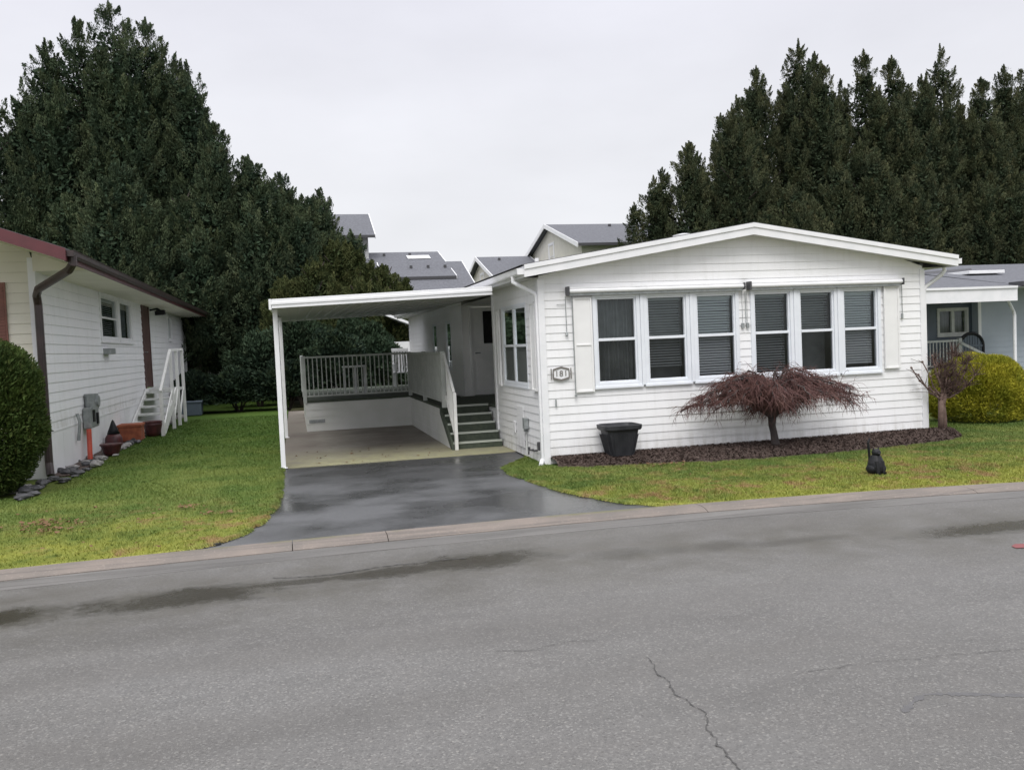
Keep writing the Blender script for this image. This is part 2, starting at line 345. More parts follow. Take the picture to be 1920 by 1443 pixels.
class MB:
    def __init__(s, T=None): s.v = []; s.f = []; s.T = T; s.pr = []
    def add(s, vs_, fs):
        k = len(s.v); s.pr.append((k, len(s.f)))
        for q in vs_: s.v.append(s.T(q) if s.T else tuple(q))
        s.f += [tuple(k+i for i in f) for f in fs]; return s
    def quad(s, a, b, c, d): return s.add([a, b, c, d], [(0, 1, 2, 3)])
    def box(s, x0, x1, y0, y1, z0, z1):
        V_ = [(x, y, z) for z in (z0, z1) for y in (y0, y1) for x in (x0, x1)]
        return s.add(V_, [(0, 2, 3, 1), (4, 5, 7, 6), (0, 1, 5, 4), (2, 6, 7, 3), (0, 4, 6, 2), (1, 3, 7, 5)])
    def prism(s, poly, axis, a, b):
        """poly = list of 2D points in the two other axes, extruded along axis from a to b"""
        def P3(p, t):
            return (t, p[0], p[1]) if axis == 0 else (p[0], t, p[1]) if axis == 1 else (p[0], p[1], t)
        n = len(poly); V_ = [P3(p, a) for p in poly] + [P3(p, b) for p in poly]
        return s.add(V_, [tuple(range(n)), tuple(range(2*n-1, n-1, -1))] + [(i, i+n, (i+1) % n+n, (i+1) % n) for i in range(n)])
    def bar(s, a, b, wx, wz=None):
        """rectangular bar between two points"""
        a, b = Vector(a), Vector(b); wz = wz or wx; d = (b-a).normalized()
        up = Vector((0, 0, 1)) if abs(d.z) < .95 else Vector((0, 1, 0))
        sx = d.cross(up).normalized(); sz = sx.cross(d).normalized(); V_ = []
        for p in (a, b):
            for i, j in ((-1, -1), (1, -1), (1, 1), (-1, 1)): V_.append(tuple(p + sx*i*wx/2 + sz*j*wz/2))
        return s.add(V_, [(0, 1, 2, 3), (7, 6, 5, 4), (0, 4, 5, 1), (1, 5, 6, 2), (2, 6, 7, 3), (3, 7, 4, 0)])
    def tube(s, pts, r, n=8, caps=True):
        pts = [Vector(p) for p in pts]; rs = r if isinstance(r, (list, tuple)) else [r]*len(pts)
        V_ = []; F_ = []; prev = None
        for i, p in enumerate(pts):
            d = (pts[min(i+1, len(pts)-1)]-pts[max(i-1, 0)])
            d = d.normalized() if d.length > 1e-9 else Vector((0, 0, 1))
            if prev is None:
                u = d.cross(Vector((0, 0, 1)) if abs(d.z) < .9 else Vector((1, 0, 0))).normalized()
            else: u = (prev - d*prev.dot(d)).normalized()
            prev = u; v_ = d.cross(u)
            for k in range(n):
                t = 2*math.pi*k/n; V_.append(tuple(p+(u*math.cos(t)+v_*math.sin(t))*rs[i]))
        for i in range(len(pts)-1):
            for k in range(n):
                F_.append((i*n+k, i*n+(k+1) % n, (i+1)*n+(k+1) % n, (i+1)*n+k))
        if caps: F_ += [tuple(range(n-1, -1, -1)), tuple(range((len(pts)-1)*n, len(pts)*n))]
        return s.add(V_, F_)
    def lathe(s, prof, cx, cy, n=24):
        V_ = [(cx+r_*math.cos(2*math.pi*k/n), cy+r_*math.sin(2*math.pi*k/n), z) for r_, z in prof for k in range(n)]
        F_ = [(i*n+k, i*n+(k+1) % n, (i+1)*n+(k+1) % n, (i+1)*n+k) for i in range(len(prof)-1) for k in range(n)]
        F_ += [tuple(range(n-1, -1, -1)), tuple(range((len(prof)-1)*n, len(prof)*n))]
        return s.add(V_, F_)
    def build(s, name, m, parent=None, loc=None, smooth=False, bevel=0.0, label=None):
        o0 = origin_of(parent) if parent else Vector(loc or (0, 0, 0))
        me = bpy.data.meshes.new(name)
        me.from_pydata([(a-o0.x, b-o0.y, c-o0.z) for a, b, c in s.v], [], s.f)
        me.materials.append(m); me.validate()
        if smooth: me.shade_smooth()
        o = bpy.data.objects.new(name, me); C.objects.link(o)
        if parent: o.parent = parent
        else: o.location = o0
        if bevel:
            b = o.modifiers.new('bevel', 'BEVEL'); b.width = bevel; b.segments = 2; b.limit_method = 'ANGLE'
        if label: o['label'] = label
        return o

def build_each(b, name, m, parent, **k):
    pr = b.pr+[(len(b.v), len(b.f))]
    for (v0, f0), (v1, f1) in zip(pr[:-1], pr[1:]):
        q = MB(); q.v = b.v[v0:v1]; q.f = [tuple(i-v0 for i in f) for f in b.f[f0:f1]]; q.build(name, m, parent, **k)
def quads_mesh(name, V4, m, parent=None, loc=(0, 0, 0), tone=None):
    """V4: (N,4,3) array in the thing's own frame"""
    N = len(V4); me = bpy.data.meshes.new(name)
    me.vertices.add(N*4); me.vertices.foreach_set('co', V4.astype(np.float32).ravel())
    me.loops.add(N*4); me.loops.foreach_set('vertex_index', np.arange(N*4, dtype=np.int32))
    me.polygons.add(N); me.polygons.foreach_set('loop_start', np.arange(0, N*4, 4, dtype=np.int32))
    me.update(calc_edges=True); me.materials.append(m)
    if tone is not None: me.attributes.new('tone', 'FLOAT', 'FACE').data.foreach_set('value', tone.astype(np.float32))
    o = bpy.data.objects.new(name, me); C.objects.link(o)
    if parent: o.parent = parent
    else: o.location = loc
    return o

def wall_T(p0, u, n):
    """local (x along wall, y outwards, z up) -> world"""
    p0, u, n = Vector(p0), Vector(u), Vector(n)
    return lambda q: tuple(p0 + u*q[0] + n*q[1] + Vector((0, 0, q[2])))

def siding(name, m, parent, T, x0, x1, z0, z1, holes=(), lap=.125, lip=.0105, lim=None, label=None):
    b = MB(T); zs = {z0, z1}; k = z0
    while k < z1: zs.add(round(k, 4)); k += lap
    for h in holes: zs |= {max(z0, h[2]), min(z1, h[3])}
    zs = sorted(zs); L = lim or (lambda z: (x0, x1))
    off = lambda z: lip*(1-((z-z0) % lap)/lap)
    for a, c in zip(zs[:-1], zs[1:]):
        if c-a < 1e-4: continue
        mid = (a+c)/2; fr = ((a-z0+1e-5) % lap)
        oa = lip*(1-fr/lap); ob = lip*(1-min(1, (fr+c-a)/lap))
        la, lb = L(a), L(c); lm = L(mid)
        if lm[1]-lm[0] < .02: continue
        cuts = sorted((h[0], h[1]) for h in holes if h[2] < mid < h[3])
        xs = []; cur = None
        seg = []; start = 'L'
        prev = None
        edges = [(la[0], lb[0])]
        for h in cuts:
            if h[1] <= lm[0] or h[0] >= lm[1]: continue
            if h[0] <= lm[0]: edges = [(h[1], h[1])]; continue
            edges.append((h[0], h[0])); edges.append((h[1], h[1]))
        if len(edges) % 2 == 1: edges.append((la[1], lb[1]))
        for i in range(0, len(edges)-1, 2):
            e0, e1 = edges[i], edges[i+1]
            if e1[0]-e0[0] < .004 and e1[1]-e0[1] < .004: continue
            b.quad((e0[0], oa, a), (max(e1[0], e0[0]), oa, a), (max(e1[1], e0[1]), ob, c), (e0[1], ob, c))
            if fr < 1e-3:
                b.quad((e0[0], 0, a+.001), (e1[0], 0, a+.001), (e1[0], oa, a), (e0[0], oa, a))
    return b.build(name, m, parent, label=label)

def window(parent, T, x0, x1, z0, z1, rail=None, mull=None, blind=None, fw=.06, screen=True, m=None, name='window', sill=True, blind_m=None, shal=False, drop=0.0, tilt=1.0):
    """opening x0..x1, z0..z1 in wall frame; frame stands 30 mm proud"""
    m = m or M['frame']
    if shal:
        T0_ = T; T = lambda q: T0_((q[0], q[1]*.35 if q[1] > -.08 else q[1], q[2]))
    b = MB(T)
    for a in ((x0-fw, x0, z0-fw, z1+fw), (x1, x1+fw, z0-fw, z1+fw), (x0, x1, z1, z1+fw), (x0, x1, z0-fw, z0)):
        b.box(a[0], a[1], -.07, .035, a[2], a[3])
    s_ = .028                                         # sash
    for a in ((x0, x0+s_, z0, z1), (x1-s_, x1, z0, z1), (x0+s_, x1-s_, z1-s_, z1), (x0+s_, x1-s_, z0, z0+s_)):
        b.box(a[0], a[1], -.05, .012, a[2], a[3])
    if rail: b.box(x0+s_, x1-s_, -.05, .018, rail-.022, rail+.022)
    if mull: b.box(mull-.05, mull+.05, -.05, .030, z0+s_, z1-s_)
    f = b.build(name, m, parent, bevel=.004)
    if rail:
        MB(T).quad((x0+s_, -.03, rail+.022), (x1-s_, -.03, rail+.022), (x1-s_, -.03, z1-s_), (x0+s_, -.03, z1-s_)).build('pane', M['glass'], f)
        MB(T).quad((x0+s_, -.012, z0+s_), (x1-s_, -.012, z0+s_), (x1-s_, -.012, rail-.022), (x0+s_, -.012, rail-.022)).build('pane', M['screen'] if screen else M['glass'], f)
    else:
        MB(T).quad((x0+s_, -.03, z0+s_), (x1-s_, -.03, z0+s_), (x1-s_, -.03, z1-s_), (x0+s_, -.03, z1-s_)).build('pane', M['glass'], f)
    if sill:
        MB(T).box(x0-fw-.01, x1+fw+.01, .0, .055, z0-fw-.028, z0-fw+.004).build('sill', m, f)
    if blind == 'slats':
        q = MB(T); z = z0+.05+drop*(z1-z0)
        while z < z1-.04:
            j = random.uniform(-.004, .004)
            q.quad((x0+.035, -.10, z), (x1-.035, -.10, z+j), (x1-.035, -.125, z+.022*tilt+j), (x0+.035, -.125, z+.022*tilt)); z += .042
        q.box(x0+.03, x1-.03, -.14, -.09, z1-.07, z1-.03)
        q.build('blind', blind_m or M['blind'], f)
        MB(T).quad((x0-.02, -.30, z0-.02), (x1+.02, -.30, z0-.02), (x1+.02, -.30, z1+.02), (x0-.02, -.30, z1+.02)).build('curtain', M['curtain'], f)
    elif blind == 'curtain':
        q = MB(T); nX = 40; prev = None
        for i in range(nX+1):
            x = x0-.02+(x1-x0+.04)*i/nX; y = -.14+.025*math.sin(i*1.4)
            if prev: q.quad((prev[0], prev[1], z0-.02), (x, y, z0-.02), (x, y, z1+.02), (prev[0], prev[1], z1+.02))
            prev = (x, y)
        q.build('curtain', M['curtain'], f)
    return f

# ------------------------------------------------------------------ setting: ground, road, kerb, lawns, driveway
def kerb_y(x): 
    d = x-2.0; k = .0067 if d < 0 else .0150; lim_ = 12 if d < 0 else 9
    dd = max(-lim_, min(lim_, d)); y = 9.04 - k*dd*dd
    return y - 2*k*abs(dd)*max(0, abs(d)-lim_)
XS = [-60+i*.5 for i in range(281)]
MB().quad((-700, -700, -.12), (900, -700, -.12), (900, 900, -.12), (-700, 900, -.12)).build('ground', M['earth'])['kind'] = 'structure'
b = MB()
for a, c in zip(XS[:-1], XS[1:]):
    b.quad((a, -9, 0), (c, -9, 0), (c, kerb_y(c)-.60, 0), (a, kerb_y(a)-.60, 0))
b.build('road', M['asphalt'])['kind'] = 'structure'
def kerb_run(xa, xb, prof=None):
    b = MB(); prof = prof or [(-.34, -.03), (-.335, .016), (-.26, .040), (-.17, .052), (-.02, .050), (0, .042), (0, -.05)]
    n = max(2, int((xb-xa)/.5)+1); xs = [xa+(xb-xa)*i/n for i in range(n+1)]
    V_ = [(x, kerb_y(x)+p[0], p[1]) for x in xs for p in prof]; k = len(prof)
    b.add(V_, [(i*k+j, (i+1)*k+j, (i+1)*k+j+1, i*k+j+1) for i in range(n) for j in range(k-1)] + [tuple(range(k)), tuple(range(n*k+k-1, n*k-1, -1))])
    return b
cuts = [-60, -36, -24, -12, -6.0, -2.9, -.12, .80, 4.2, 7.3, 10.4, 16, 28, 45, 80]
for i, (a, c) in enumerate(zip(cuts[:-1], cuts[1:])):
    o = kerb_run(a+.004, c-.004).build('kerb', M['kerb'], loc=((a+c)/2, kerb_y((a+c)/2), 0), smooth=False); o['kind'] = 'structure'
kerb_run(-60, 80, [(-.67, -.03), (-.665, .003), (-.50, .004), (-.345, .010), (-.345, -.03)]).build('gutter_pan', M['gutterpan'])['kind'] = 'structure'

left_edge = [(-.30, 30), (-.30, 14.9), (-.29, 12.2), (-.33, 11.2), (-.46, 10.2), (-.62, 9.65), (-.89, 9.25), (-1.22, 9.02)]
right_edge = [(3.60, 13.95), (3.30, 13.55), (2.98, 13.0), (2.93, 12.3), (3.03, 11.5), (3.14, 10.7), (3.33, 10.04), (3.58, 9.45), (3.95, 9.06)]
b = MB(); pts = [(-.35, 15.3), (-.40, 12.2), (-.56, 10.2), (-1.0, 9.2), (-1.6, 8.93), (4.6, 8.93), (3.5, 10.0), (3.2, 11.5), (3.2, 12.9), (3.72, 13.6), (3.72, 15.3)]
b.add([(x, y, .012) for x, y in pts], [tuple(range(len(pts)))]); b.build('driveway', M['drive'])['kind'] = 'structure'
# lawns
b = MB(); kx = [x for x in XS if x < -1.3][::-1]
pts = left_edge + [(x, kerb_y(x)-.004) for x in kx] + [(-60, 70), (-.30, 70)]
b.add([(x, y, .026) for x, y in pts], [tuple(range(len(pts)))]); b.build('lawn', M['grass'])['kind'] = 'structure'
b = MB(); kx = [x for x in XS if 4.1 < x < 60]
pts = [(3.66, 14.6)] + right_edge + [(x, kerb_y(x)-.004) for x in kx] + [(kx[-1], 60), (3.66, 60)]
b.add([(x, y, .026) for x, y in pts], [tuple(range(len(pts)))]); b.build('lawn', M['grass'])['kind'] = 'structure'
# lawn edge skirts (thin soil lip so the lawns read as standing proud)
b = MB()
for E_ in (left_edge, right_edge):
    for p, q in zip(E_[:-1], E_[1:]): b.quad((p[0], p[1], .0), (q[0], q[1], .0), (q[0], q[1], .026), (p[0], p[1], .026))
b.build('lawn_edge', M['grass'])['kind'] = 'structure'
# carport slab
MB().box(-.29, 3.70, 14.92, 29.5, -.05, .024).build('carport_slab', M['concrete'])['kind'] = 'structure'
# side strip between house and lawn on the far right
MB().box(14.4, 60, 15.2, 19.6, -.05, .052).build('side_driveway', M['drive'])['kind'] = 'structure'

def inside(px, py, poly):
    c = np.zeros(len(px), bool); n = len(poly)
    for i in range(n):
        x1, y1 = poly[i]; x2, y2 = poly[(i+1) % n]
        if y1 == y2: continue
        k = ((y1 > py) != (y2 > py)) & (px < (x2-x1)*(py-y1)/(y2-y1)+x1); c ^= k
    return c
def blades(name, poly, bb, n, hmin, hmax, label, seed, dens=None):
    rg = np.random.default_rng(seed)
    x = rg.uniform(bb[0], bb[1], n); y = rg.uniform(bb[2], bb[3], n)
    k = inside(x, y, poly)
    if dens is not None: k &= rg.uniform(0, 1, n) < dens(x, y)
    x, y = x[k], y[k]; N = len(x)
    sc = np.clip(y/11, 1, 2.2)
    h = rg.uniform(hmin, hmax, N)*(1+.2*np.sin(x*3+y*2)); a = rg.uniform(0, 2*np.pi, N); wd = rg.uniform(.003, .0065, N)*sc
    l = rg.normal(0, .5, (N, 2))*h[:, None]
    P0 = np.stack([x, y, np.full(N, .024)], 1); U = np.stack([np.cos(a)*wd, np.sin(a)*wd, np.zeros(N)], 1)
    tip = P0+np.stack([l[:, 0], l[:, 1], h], 1)
    V4 = np.stack([P0-U, P0+U, tip+U*.3, tip-U*.3], 1)
    o = quads_mesh(name, V4, M['blade']); setp(o, label, 'grass', kind='stuff')
BED = [(3.66, 12.62), (4.1, 12.38), (4.46, 12.26), (5.17, 12.12), (6.0, 11.86), (6.8, 11.78), (7.6, 11.76), (8.38, 11.82), (9.3, 11.95), (10.1, 12.10), (10.6, 12.35), (10.85, 12.75), (10.8, 13.2), (10.4, 13.35)]
bedf = lambda x: np.interp(x, [p[0] for p in BED[:12]], [p[1] for p in BED[:12]])
PL = left_edge + [(x, kerb_y(x)) for x in XS[::-1] if -9 < x < -1.3] + [(-9, 13), (-4.6, 13.2), (-3.6, 14), (-3.5, 30)]
blades('grass', PL, (-9, -.28, 8.3, 28), 260000, .012, .032, 'short lawn grass left of the driveway beside the neighbouring home', 3,
       lambda x, y: np.where(y < 14, 1.0, .55))
PR = right_edge + [(x, kerb_y(x)) for x in XS if 4.1 < x < 15] + [(15, 15), (11.2, 14.8), (10.9, 13)] + BED[:12][::-1]
blades('grass', PR, (2.9, 15, 7.6, 15), 330000, .012, .030, 'short yellow-green lawn grass in front of the white home', 4)

def tufts(name, path, n, side, label, seed):
    rg = np.random.default_rng(seed); path = np.array(path, float); seg = np.linalg.norm(np.diff(path, axis=0), axis=1); cum = np.r_[0, np.cumsum(seg)]
    u = rg.uniform(0, cum[-1], n); gap = np.sin(u*7+1)+np.sin(u*17+2)+rg.normal(0, .6, n); u = u[gap > -.5]; N = len(u)
    x = np.interp(u, cum, path[:, 0]); y = np.interp(u, cum, path[:, 1]); i = np.clip(np.searchsorted(cum, u)-1, 0, len(seg)-1)
    d = np.diff(path, axis=0)[i]/seg[i][:, None]; nn = np.stack([-d[:, 1], d[:, 0]], 1)*side
    o = rg.normal(-.01, .018, N); P0 = np.stack([x+nn[:, 0]*o, y+nn[:, 1]*o, np.full(N, .020)], 1)
    h = rg.uniform(.012, .032, N); ln = rg.uniform(.0, .05, N); tip = P0+np.stack([nn[:, 0]*ln+rg.normal(0, .012, N), nn[:, 1]*ln+rg.normal(0, .012, N), h], 1)
    a = rg.uniform(0, 6.28, N); w_ = rg.uniform(.003, .006, N); U = np.stack([np.cos(a)*w_, np.sin(a)*w_, 0*a], 1)
    setp(quads_mesh(name, np.stack([P0-U, P0+U, tip+U*.3, tip-U*.3], 1), M['blade']), label, 'grass', kind='stuff')
tufts('grass', left_edge[1:]+[(x, kerb_y(x)) for x in XS[::-1] if -8 < x < -1.3], 30000, -1, 'ragged grass tufts along the edge of the left lawn', 31)
tufts('grass', right_edge+[(x, kerb_y(x)) for x in XS if 4.1 < x < 13], 30000, 1, 'ragged grass tufts along the edge of the right lawn', 32)
tufts('grass', [(x, float(bedf(x))) for x in np.linspace(3.66, 10.8, 60)], 16000, 1, 'grass tufts creeping over the edge of the bark bed', 33)
# mulch bed: mounded sheet
b = MB(); nx = 60; ny = 12; rg = random.Random(5); V_ = []
for i in range(nx+1):
    x = 3.72+(10.84-3.72)*i/nx; yf = float(bedf(x))-.02; yb = 13.03 if x < 10.45 else 13.3 if x < 10.6 else 12.95
    for j in range(ny+1):
        t = j/ny; hh = .045+.085*math.sin(math.pi*min(1, t*1.5+.02)/2)**.7+rg.uniform(-.012, .014)
        if j == 0: hh = .02
        V_.append((x, yf+(yb-yf)*t, hh))
b.add(V_, [(i*(ny+1)+j, (i+1)*(ny+1)+j, (i+1)*(ny+1)+j+1, i*(ny+1)+j+1) for i in range(nx) for j in range(ny)])
b.build('mulch_bed', M['mulch'])['kind'] = 'structure'
rg = np.random.default_rng(9); N = 16000
x = rg.uniform(3.75, 10.8, N); t = rg.uniform(0, 1, N)**1.0; yf = bedf(x); y = yf+(13.0-yf)*t
z = .055+.085*np.sin(np.pi*np.minimum(1, t*1.5+.02)/2)**.7
a = rg.uniform(0, 6.28, N); L_ = rg.uniform(.008, .022, N); W_ = rg.uniform(.004, .009, N)
U = np.stack([np.cos(a)*L_, np.sin(a)*L_, rg.normal(0, .008, N)], 1); W2 = np.stack([-np.sin(a)*W_, np.cos(a)*W_, rg.normal(0, .006, N)], 1)
P = np.stack([x, y, z], 1)
setp(quads_mesh('bark_chips', np.stack([P-U-W2, P+U-W2, P+U+W2, P-U+W2], 1), M['mulch_c']), 'brown bark chips covering the bed under the front windows', 'mulch', kind='stuff')

# road details: cracks, repair seam, painted red reflection
def ribbon(name, pts, wd, m, z=.005, seed=1, jit=.02, kind='structure'):
    rg = random.Random(seed); P = []; wx = (0, 0)
    for p, q in zip(pts[:-1], pts[1:]):
        n = max(2, int(math.dist(p, q)/.018))
        for i in range(n): t = i/n; wx = (wx[0]*.72+rg.uniform(-jit, jit)*.55, wx[1]*.72+rg.uniform(-jit, jit)*.55); P.append((p[0]+(q[0]-p[0])*t+wx[0], p[1]+(q[1]-p[1])*t+wx[1]))
    P.append(pts[-1]); b = MB(); V_ = []
    for i, p in enumerate(P):
        q = P[min(i+5, len(P)-1)]; r_ = P[max(i-5, 0)]; d = Vector((q[0]-r_[0], q[1]-r_[1])); d = d.normalized() if d.length else Vector((1, 0))
        ww = wd*rg.uniform(.15, 1.25)*(.35 if i in (0, len(P)-1) else 1)
        V_ += [(p[0]-d.y*ww/2, p[1]+d.x*ww/2, z), (p[0]+d.y*ww/2, p[1]-d.x*ww/2, z)]
    b.add(V_, [(2*i, 2*i+1, 2*i+3, 2*i+2) for i in range(len(P)-1)])
    o = b.build(name, m); o['kind'] = kind; return o
ribbon('road_crack', [(1.94, 4.88), (1.90, 4.62), (1.89, 4.42), (1.86, 4.30), (1.88, 4.16), (1.90, 4.02), (1.88, 3.92), (1.81, 3.68), (1.78, 3.5), (1.88, 3.3)], .009, M['crack'], seed=2, jit=.020)
ribbon('road_crack', [(2.64, 4.35), (3.1, 4.33), (3.6, 4.28), (4.03, 4.23), (5.2, 4.2)], .004, M['crack'], seed=3, jit=.018)
ribbon('road_crack', [(1.1, 5.3), (1.3, 5.22), (1.6, 5.3), (1.75, 5.26)], .005, M['crack'], seed=6, jit=.012)
ribbon('road_patch', [(2.82, 3.72), (2.93, 3.80), (3.06, 3.87), (3.27, 3.80), (3.48, 3.70), (3.8, 3.62)], .045, M['patch'], z=.0015, seed=4, jit=.004)
ribbon('gutter_crack', [(-.28, 7.72), (-.1, 7.66), (.2, 7.62), (.7, 7.75), (1.4, 7.72)], .018, M['crack'], seed=8, jit=.02)
b = MB(); b.add([(5.78, 6.14, .006), (5.98, 6.10, .006), (6.02, 6.22, .006), (5.88, 6.26, .006), (5.80, 6.21, .006)], [(0, 1, 2, 3, 4)])  # flat red patch painted in for a reflection on the road
setp(b.build('road_reflection', M['redreflect']), kind='structure')
# ------------------------------------------------------------------ white mobile home
XL, XR, YF = 3.655, 10.432, 13.008
home = empty('mobile_home', (7.04, 13.0, 0), 'long white clapboard mobile home with low front gable and six tall front windows', 'mobile home')
TF = wall_T((0, YF, 0), (1, 0, 0), (0, -1, 0))
UZ = lambda x: 2.872+.1535*(3.78-abs(x-7.15))               # underside of the front rake
def gl(z):
    if z <= 2.895+.1535*(XL-3.37): return (XL, XR)
    d = 3.78-(z-2.897)/.1535
    return (max(XL, 7.15-d), min(XR, 7.15+d))
gls = [(4.57, 5.19), (5.41, 6.03), (6.25, 6.89), (7.26, 7.87), (8.09, 8.68), (8.90, 9.51)]
ZB, ZT, ZRAIL = 1.225, 2.545, 1.895
holes = [(a-.03, c+.03, ZB-.03, ZT+.03) for a, c in gls]
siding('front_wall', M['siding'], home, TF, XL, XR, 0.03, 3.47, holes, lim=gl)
for i, (a, c) in enumerate(gls):
    f = window(home, TF, a-.02, c+.02, ZB, ZT, ZRAIL, blind='slats' if i != 0 else 'curtain', blind_m=M['blind_b'] if i in (2, 5) else M['blind'], drop=(0, .12, 0, .0, .50, .03)[i], tilt=(1, .75, 1.35, .9, .7, 1.5)[i])
b = MB(TF)
for (a, c) in zip(gls[:-1], gls[1:]):
    if c[0]-a[1] < .3: b.box(a[1]+.083, c[0]-.083, -.02, .045, ZB-.06, ZT+.06)
build_each(b, 'mullion_cover', M['frame'], home, bevel=.004)
def shutter(T, x0, x1, z0, z1, mid=False, m=None):
    b = MB(T); b.box(x0, x1, .018, .040, z0, z1)
    fw = .03
    for a in ((x0, x0+fw, z0, z1), (x1-fw, x1, z0, z1), (x0+fw, x1-fw, z1-fw, z1), (x0+fw, x1-fw, z0, z0+fw)): b.box(a[0], a[1], .040, .054, a[2], a[3])
    if mid: b.box(x0+fw, x1-fw, .040, .052, (z0+z1)/2-.012, (z0+z1)/2+.012)
    b.build('shutter', m or M['shutter'], home, bevel=.003)
shutter(TF, 4.175, 4.475, 1.10, 2.56, True); shutter(TF, 9.64, 9.93, 1.20, 2.585)
# rolled awnings over both window banks
for (a, c) in ((4.10, 7.02), (7.15, 9.95)):
    T2 = TF; b = MB(T2)
    b.tube([(a, .100, 2.655), (c, .100, 2.655)], .034, 14)
    b.box(a, c, .0165, .11, 2.692, 2.706)
    aw = b.build('awning', M['trim'], home)
    q = MB(T2); q.box(a, c, .085, .100, 2.585, 2.625); q.box(a, c, .020, .034, 2.612, 2.640)  # grey strips added as the dark shade line below the roll
    q.build('shade_strip', M['greymetal'], aw)
    q = MB(T2); q.box(a-.035, a, .02, .15, 2.59, 2.725); q.box(c, c+.02, .02, .15, 2.60, 2.71); build_each(q, 'bracket', M['darkmetal'], aw, bevel=.006)
    q = MB(T2)
    if a < 5:
        q.tube([(a-.04, .03, 2.58), (a-.04, .035, 2.02)], .006, 6); q.tube([(a+.055, .06, 2.58), (a+.060, .06, 1.05)], .008, 6); q.tube([(a-.04, .03, 2.02), (a-.04, .045, 1.98)], .022, 8)
        q.tube([(a+.060, .06, 1.07), (a+.06, .06, 1.04)], .02, 8); q.tube([(a-.18, .03, 2.46), (a-.04, .03, 2.46)], .005, 6)
    else:
        q.tube([(c+.05, .03, 2.66), (c+.05, .035, 2.05)], .006, 6); q.tube([(c+.05, .03, 2.12), (c+.05, .03, 2.03)], .018, 8)
        q.tube([(a-.06, .03, 2.58), (a-.06, .03, 2.06)], .006, 6)
    build_each(q, 'rod', M['greymetal'], aw)
b = MB(TF)
for xx in (7.03, 7.115):
    b.box(xx-.022, xx+.022, .02, .05, 1.985, 2.065); b.tube([(xx, .03, 2.60), (xx, .03, 2.06)], .004, 6)
b.build('cord_cleat', M['greymetal'], home, bevel=.005)
# number plate
b = MB(TF); cx, cz = 3.945, 1.405
out_ = [(-.125, -.065), (0, -.098), (.125, -.065), (.125, .065), (0, .098), (-.125, .065)]
b.add([(cx+x, .022, cz+z) for x, z in out_]+[(cx+x, .034, cz+z) for x, z in out_], [(6, 7, 8, 9, 10, 11)]+[(i, (i+1) % 6, (i+1) % 6+6, i+6) for i in range(6)])
pl = b.build('number_plate', M['trim'], home)
b = MB(TF)
for p, q in zip(out_, out_[1:]+out_[:1]):
    if p[0] == q[0]: continue
    b.bar((cx+p[0], .038, cz+p[1]), (cx+q[0], .038, cz+q[1]), .014, .026)
for sx in (-1, 1):
    b.bar((cx+sx*.125, .038, cz-.07), (cx+sx*.125, .038, cz+.07), .014, .012); b.bar((cx+sx*.158, .034, cz-.085), (cx+sx*.158, .034, cz+.085), .012, .016)
b.build('plate_border', M['plaque'], pl)
cu = bpy.data.curves.new('digits', 'FONT'); cu.body = '181'; cu.size = .125; cu.extrude = .003; cu.align_x = 'CENTER'; cu.align_y = 'CENTER'; cu.space_character = 1.15
to = bpy.data.objects.new('tmp', cu); C.objects.link(to); bpy.context.view_layer.update()
me = bpy.data.meshes.new_from_object(to.evaluated_get(bpy.context.evaluated_depsgraph_get())); bpy.data.objects.remove(to)
me.transform(Matrix.Translation(Vector((cx, YF-.040, cz))-Vector((7.04, 13.0, 0))) @ Matrix.Rotation(math.pi/2, 4, 'X')); me.materials.clear(); me.materials.append(M['plaque'])
dg = bpy.data.objects.new('digits', me); C.objects.link(dg); dg.parent = pl
MB(TF).box(3.835, 3.855, .016, .04, .90, 1.02).build('socket_cover', M['greymetal'], home, bevel=.004)

# side wall of the front room (faces the carport)
TS = wall_T((XL, 0, 0), (0, 1, 0), (-1, 0, 0))               # local x = world Y
siding('side_wall', M['siding'], home, TS, YF, 16.22, .03, 2.90, [(13.85, 15.49, 1.205, 2.525)])
window(home, TS, 13.87, 15.47, 1.225, 2.505, 1.86, mull=14.67, blind='curtain', screen=True, shal=True, fw=.05)
shutter(TS, 13.17, 13.46, 1.14, 2.52, False)
shutter(TS, 15.62, 15.80, 1.14, 2.52, False, M['siding'])
b = MB(TS); b.box(13.90, 14.02, .016, .09, .50, .68); b.box(14.02, 14.12, .016, .05, .44, .56); b.build('meter_box', M['greymetal'], home, bevel=.006)
b = MB(TS); b.box(13.12, 13.20, .016, .08, .23, .36); b.build('outlet_box', M['darkmetal'], home, bevel=.006)
b = MB(TS); b.tube([(13.62, .02, .19), (13.62, .10, .19), (13.62, .11, .12)], .014, 8); b.tube([(13.40, .02, .20), (13.40, .07, .20), (13.55, .07, .20)], .016, 8)
b.tube([(13.62, .10, .19), (13.62, .10, .24)], .022, 8); b.build('tap', M['darkmetal'], home)
b = MB(TS); b.box(14.78, 14.93, .016, .03, .36, .56); b.box(14.20, 14.62, .014, .026, .16, .84); b.build('access_panel', M['siding'], home, bevel=.004)
b = MB(TS); b.tube([(14.03, .03, .44), (14.03, .03, .05)], .012, 8); b.build('cable', M['trim_d'], home)
# corner boards
b = MB(); b.box(XL-.026, XL+.075, YF-.026, YF-.001, 0, 2.86); b.box(XL-.026, XL-.001, YF, YF+.075, 0, 2.86)
b.box(XR-.065, XR+.026, YF-.026, YF-.001, .0, 2.86); b.box(XR+.001, XR+.026, YF, YF+.07, .0, 2.86)
b.box(XL-.030, XL-.001, 16.13, 16.25, .30, 2.86); build_each(b, 'corner_trim', M['trim'], home, bevel=.004)
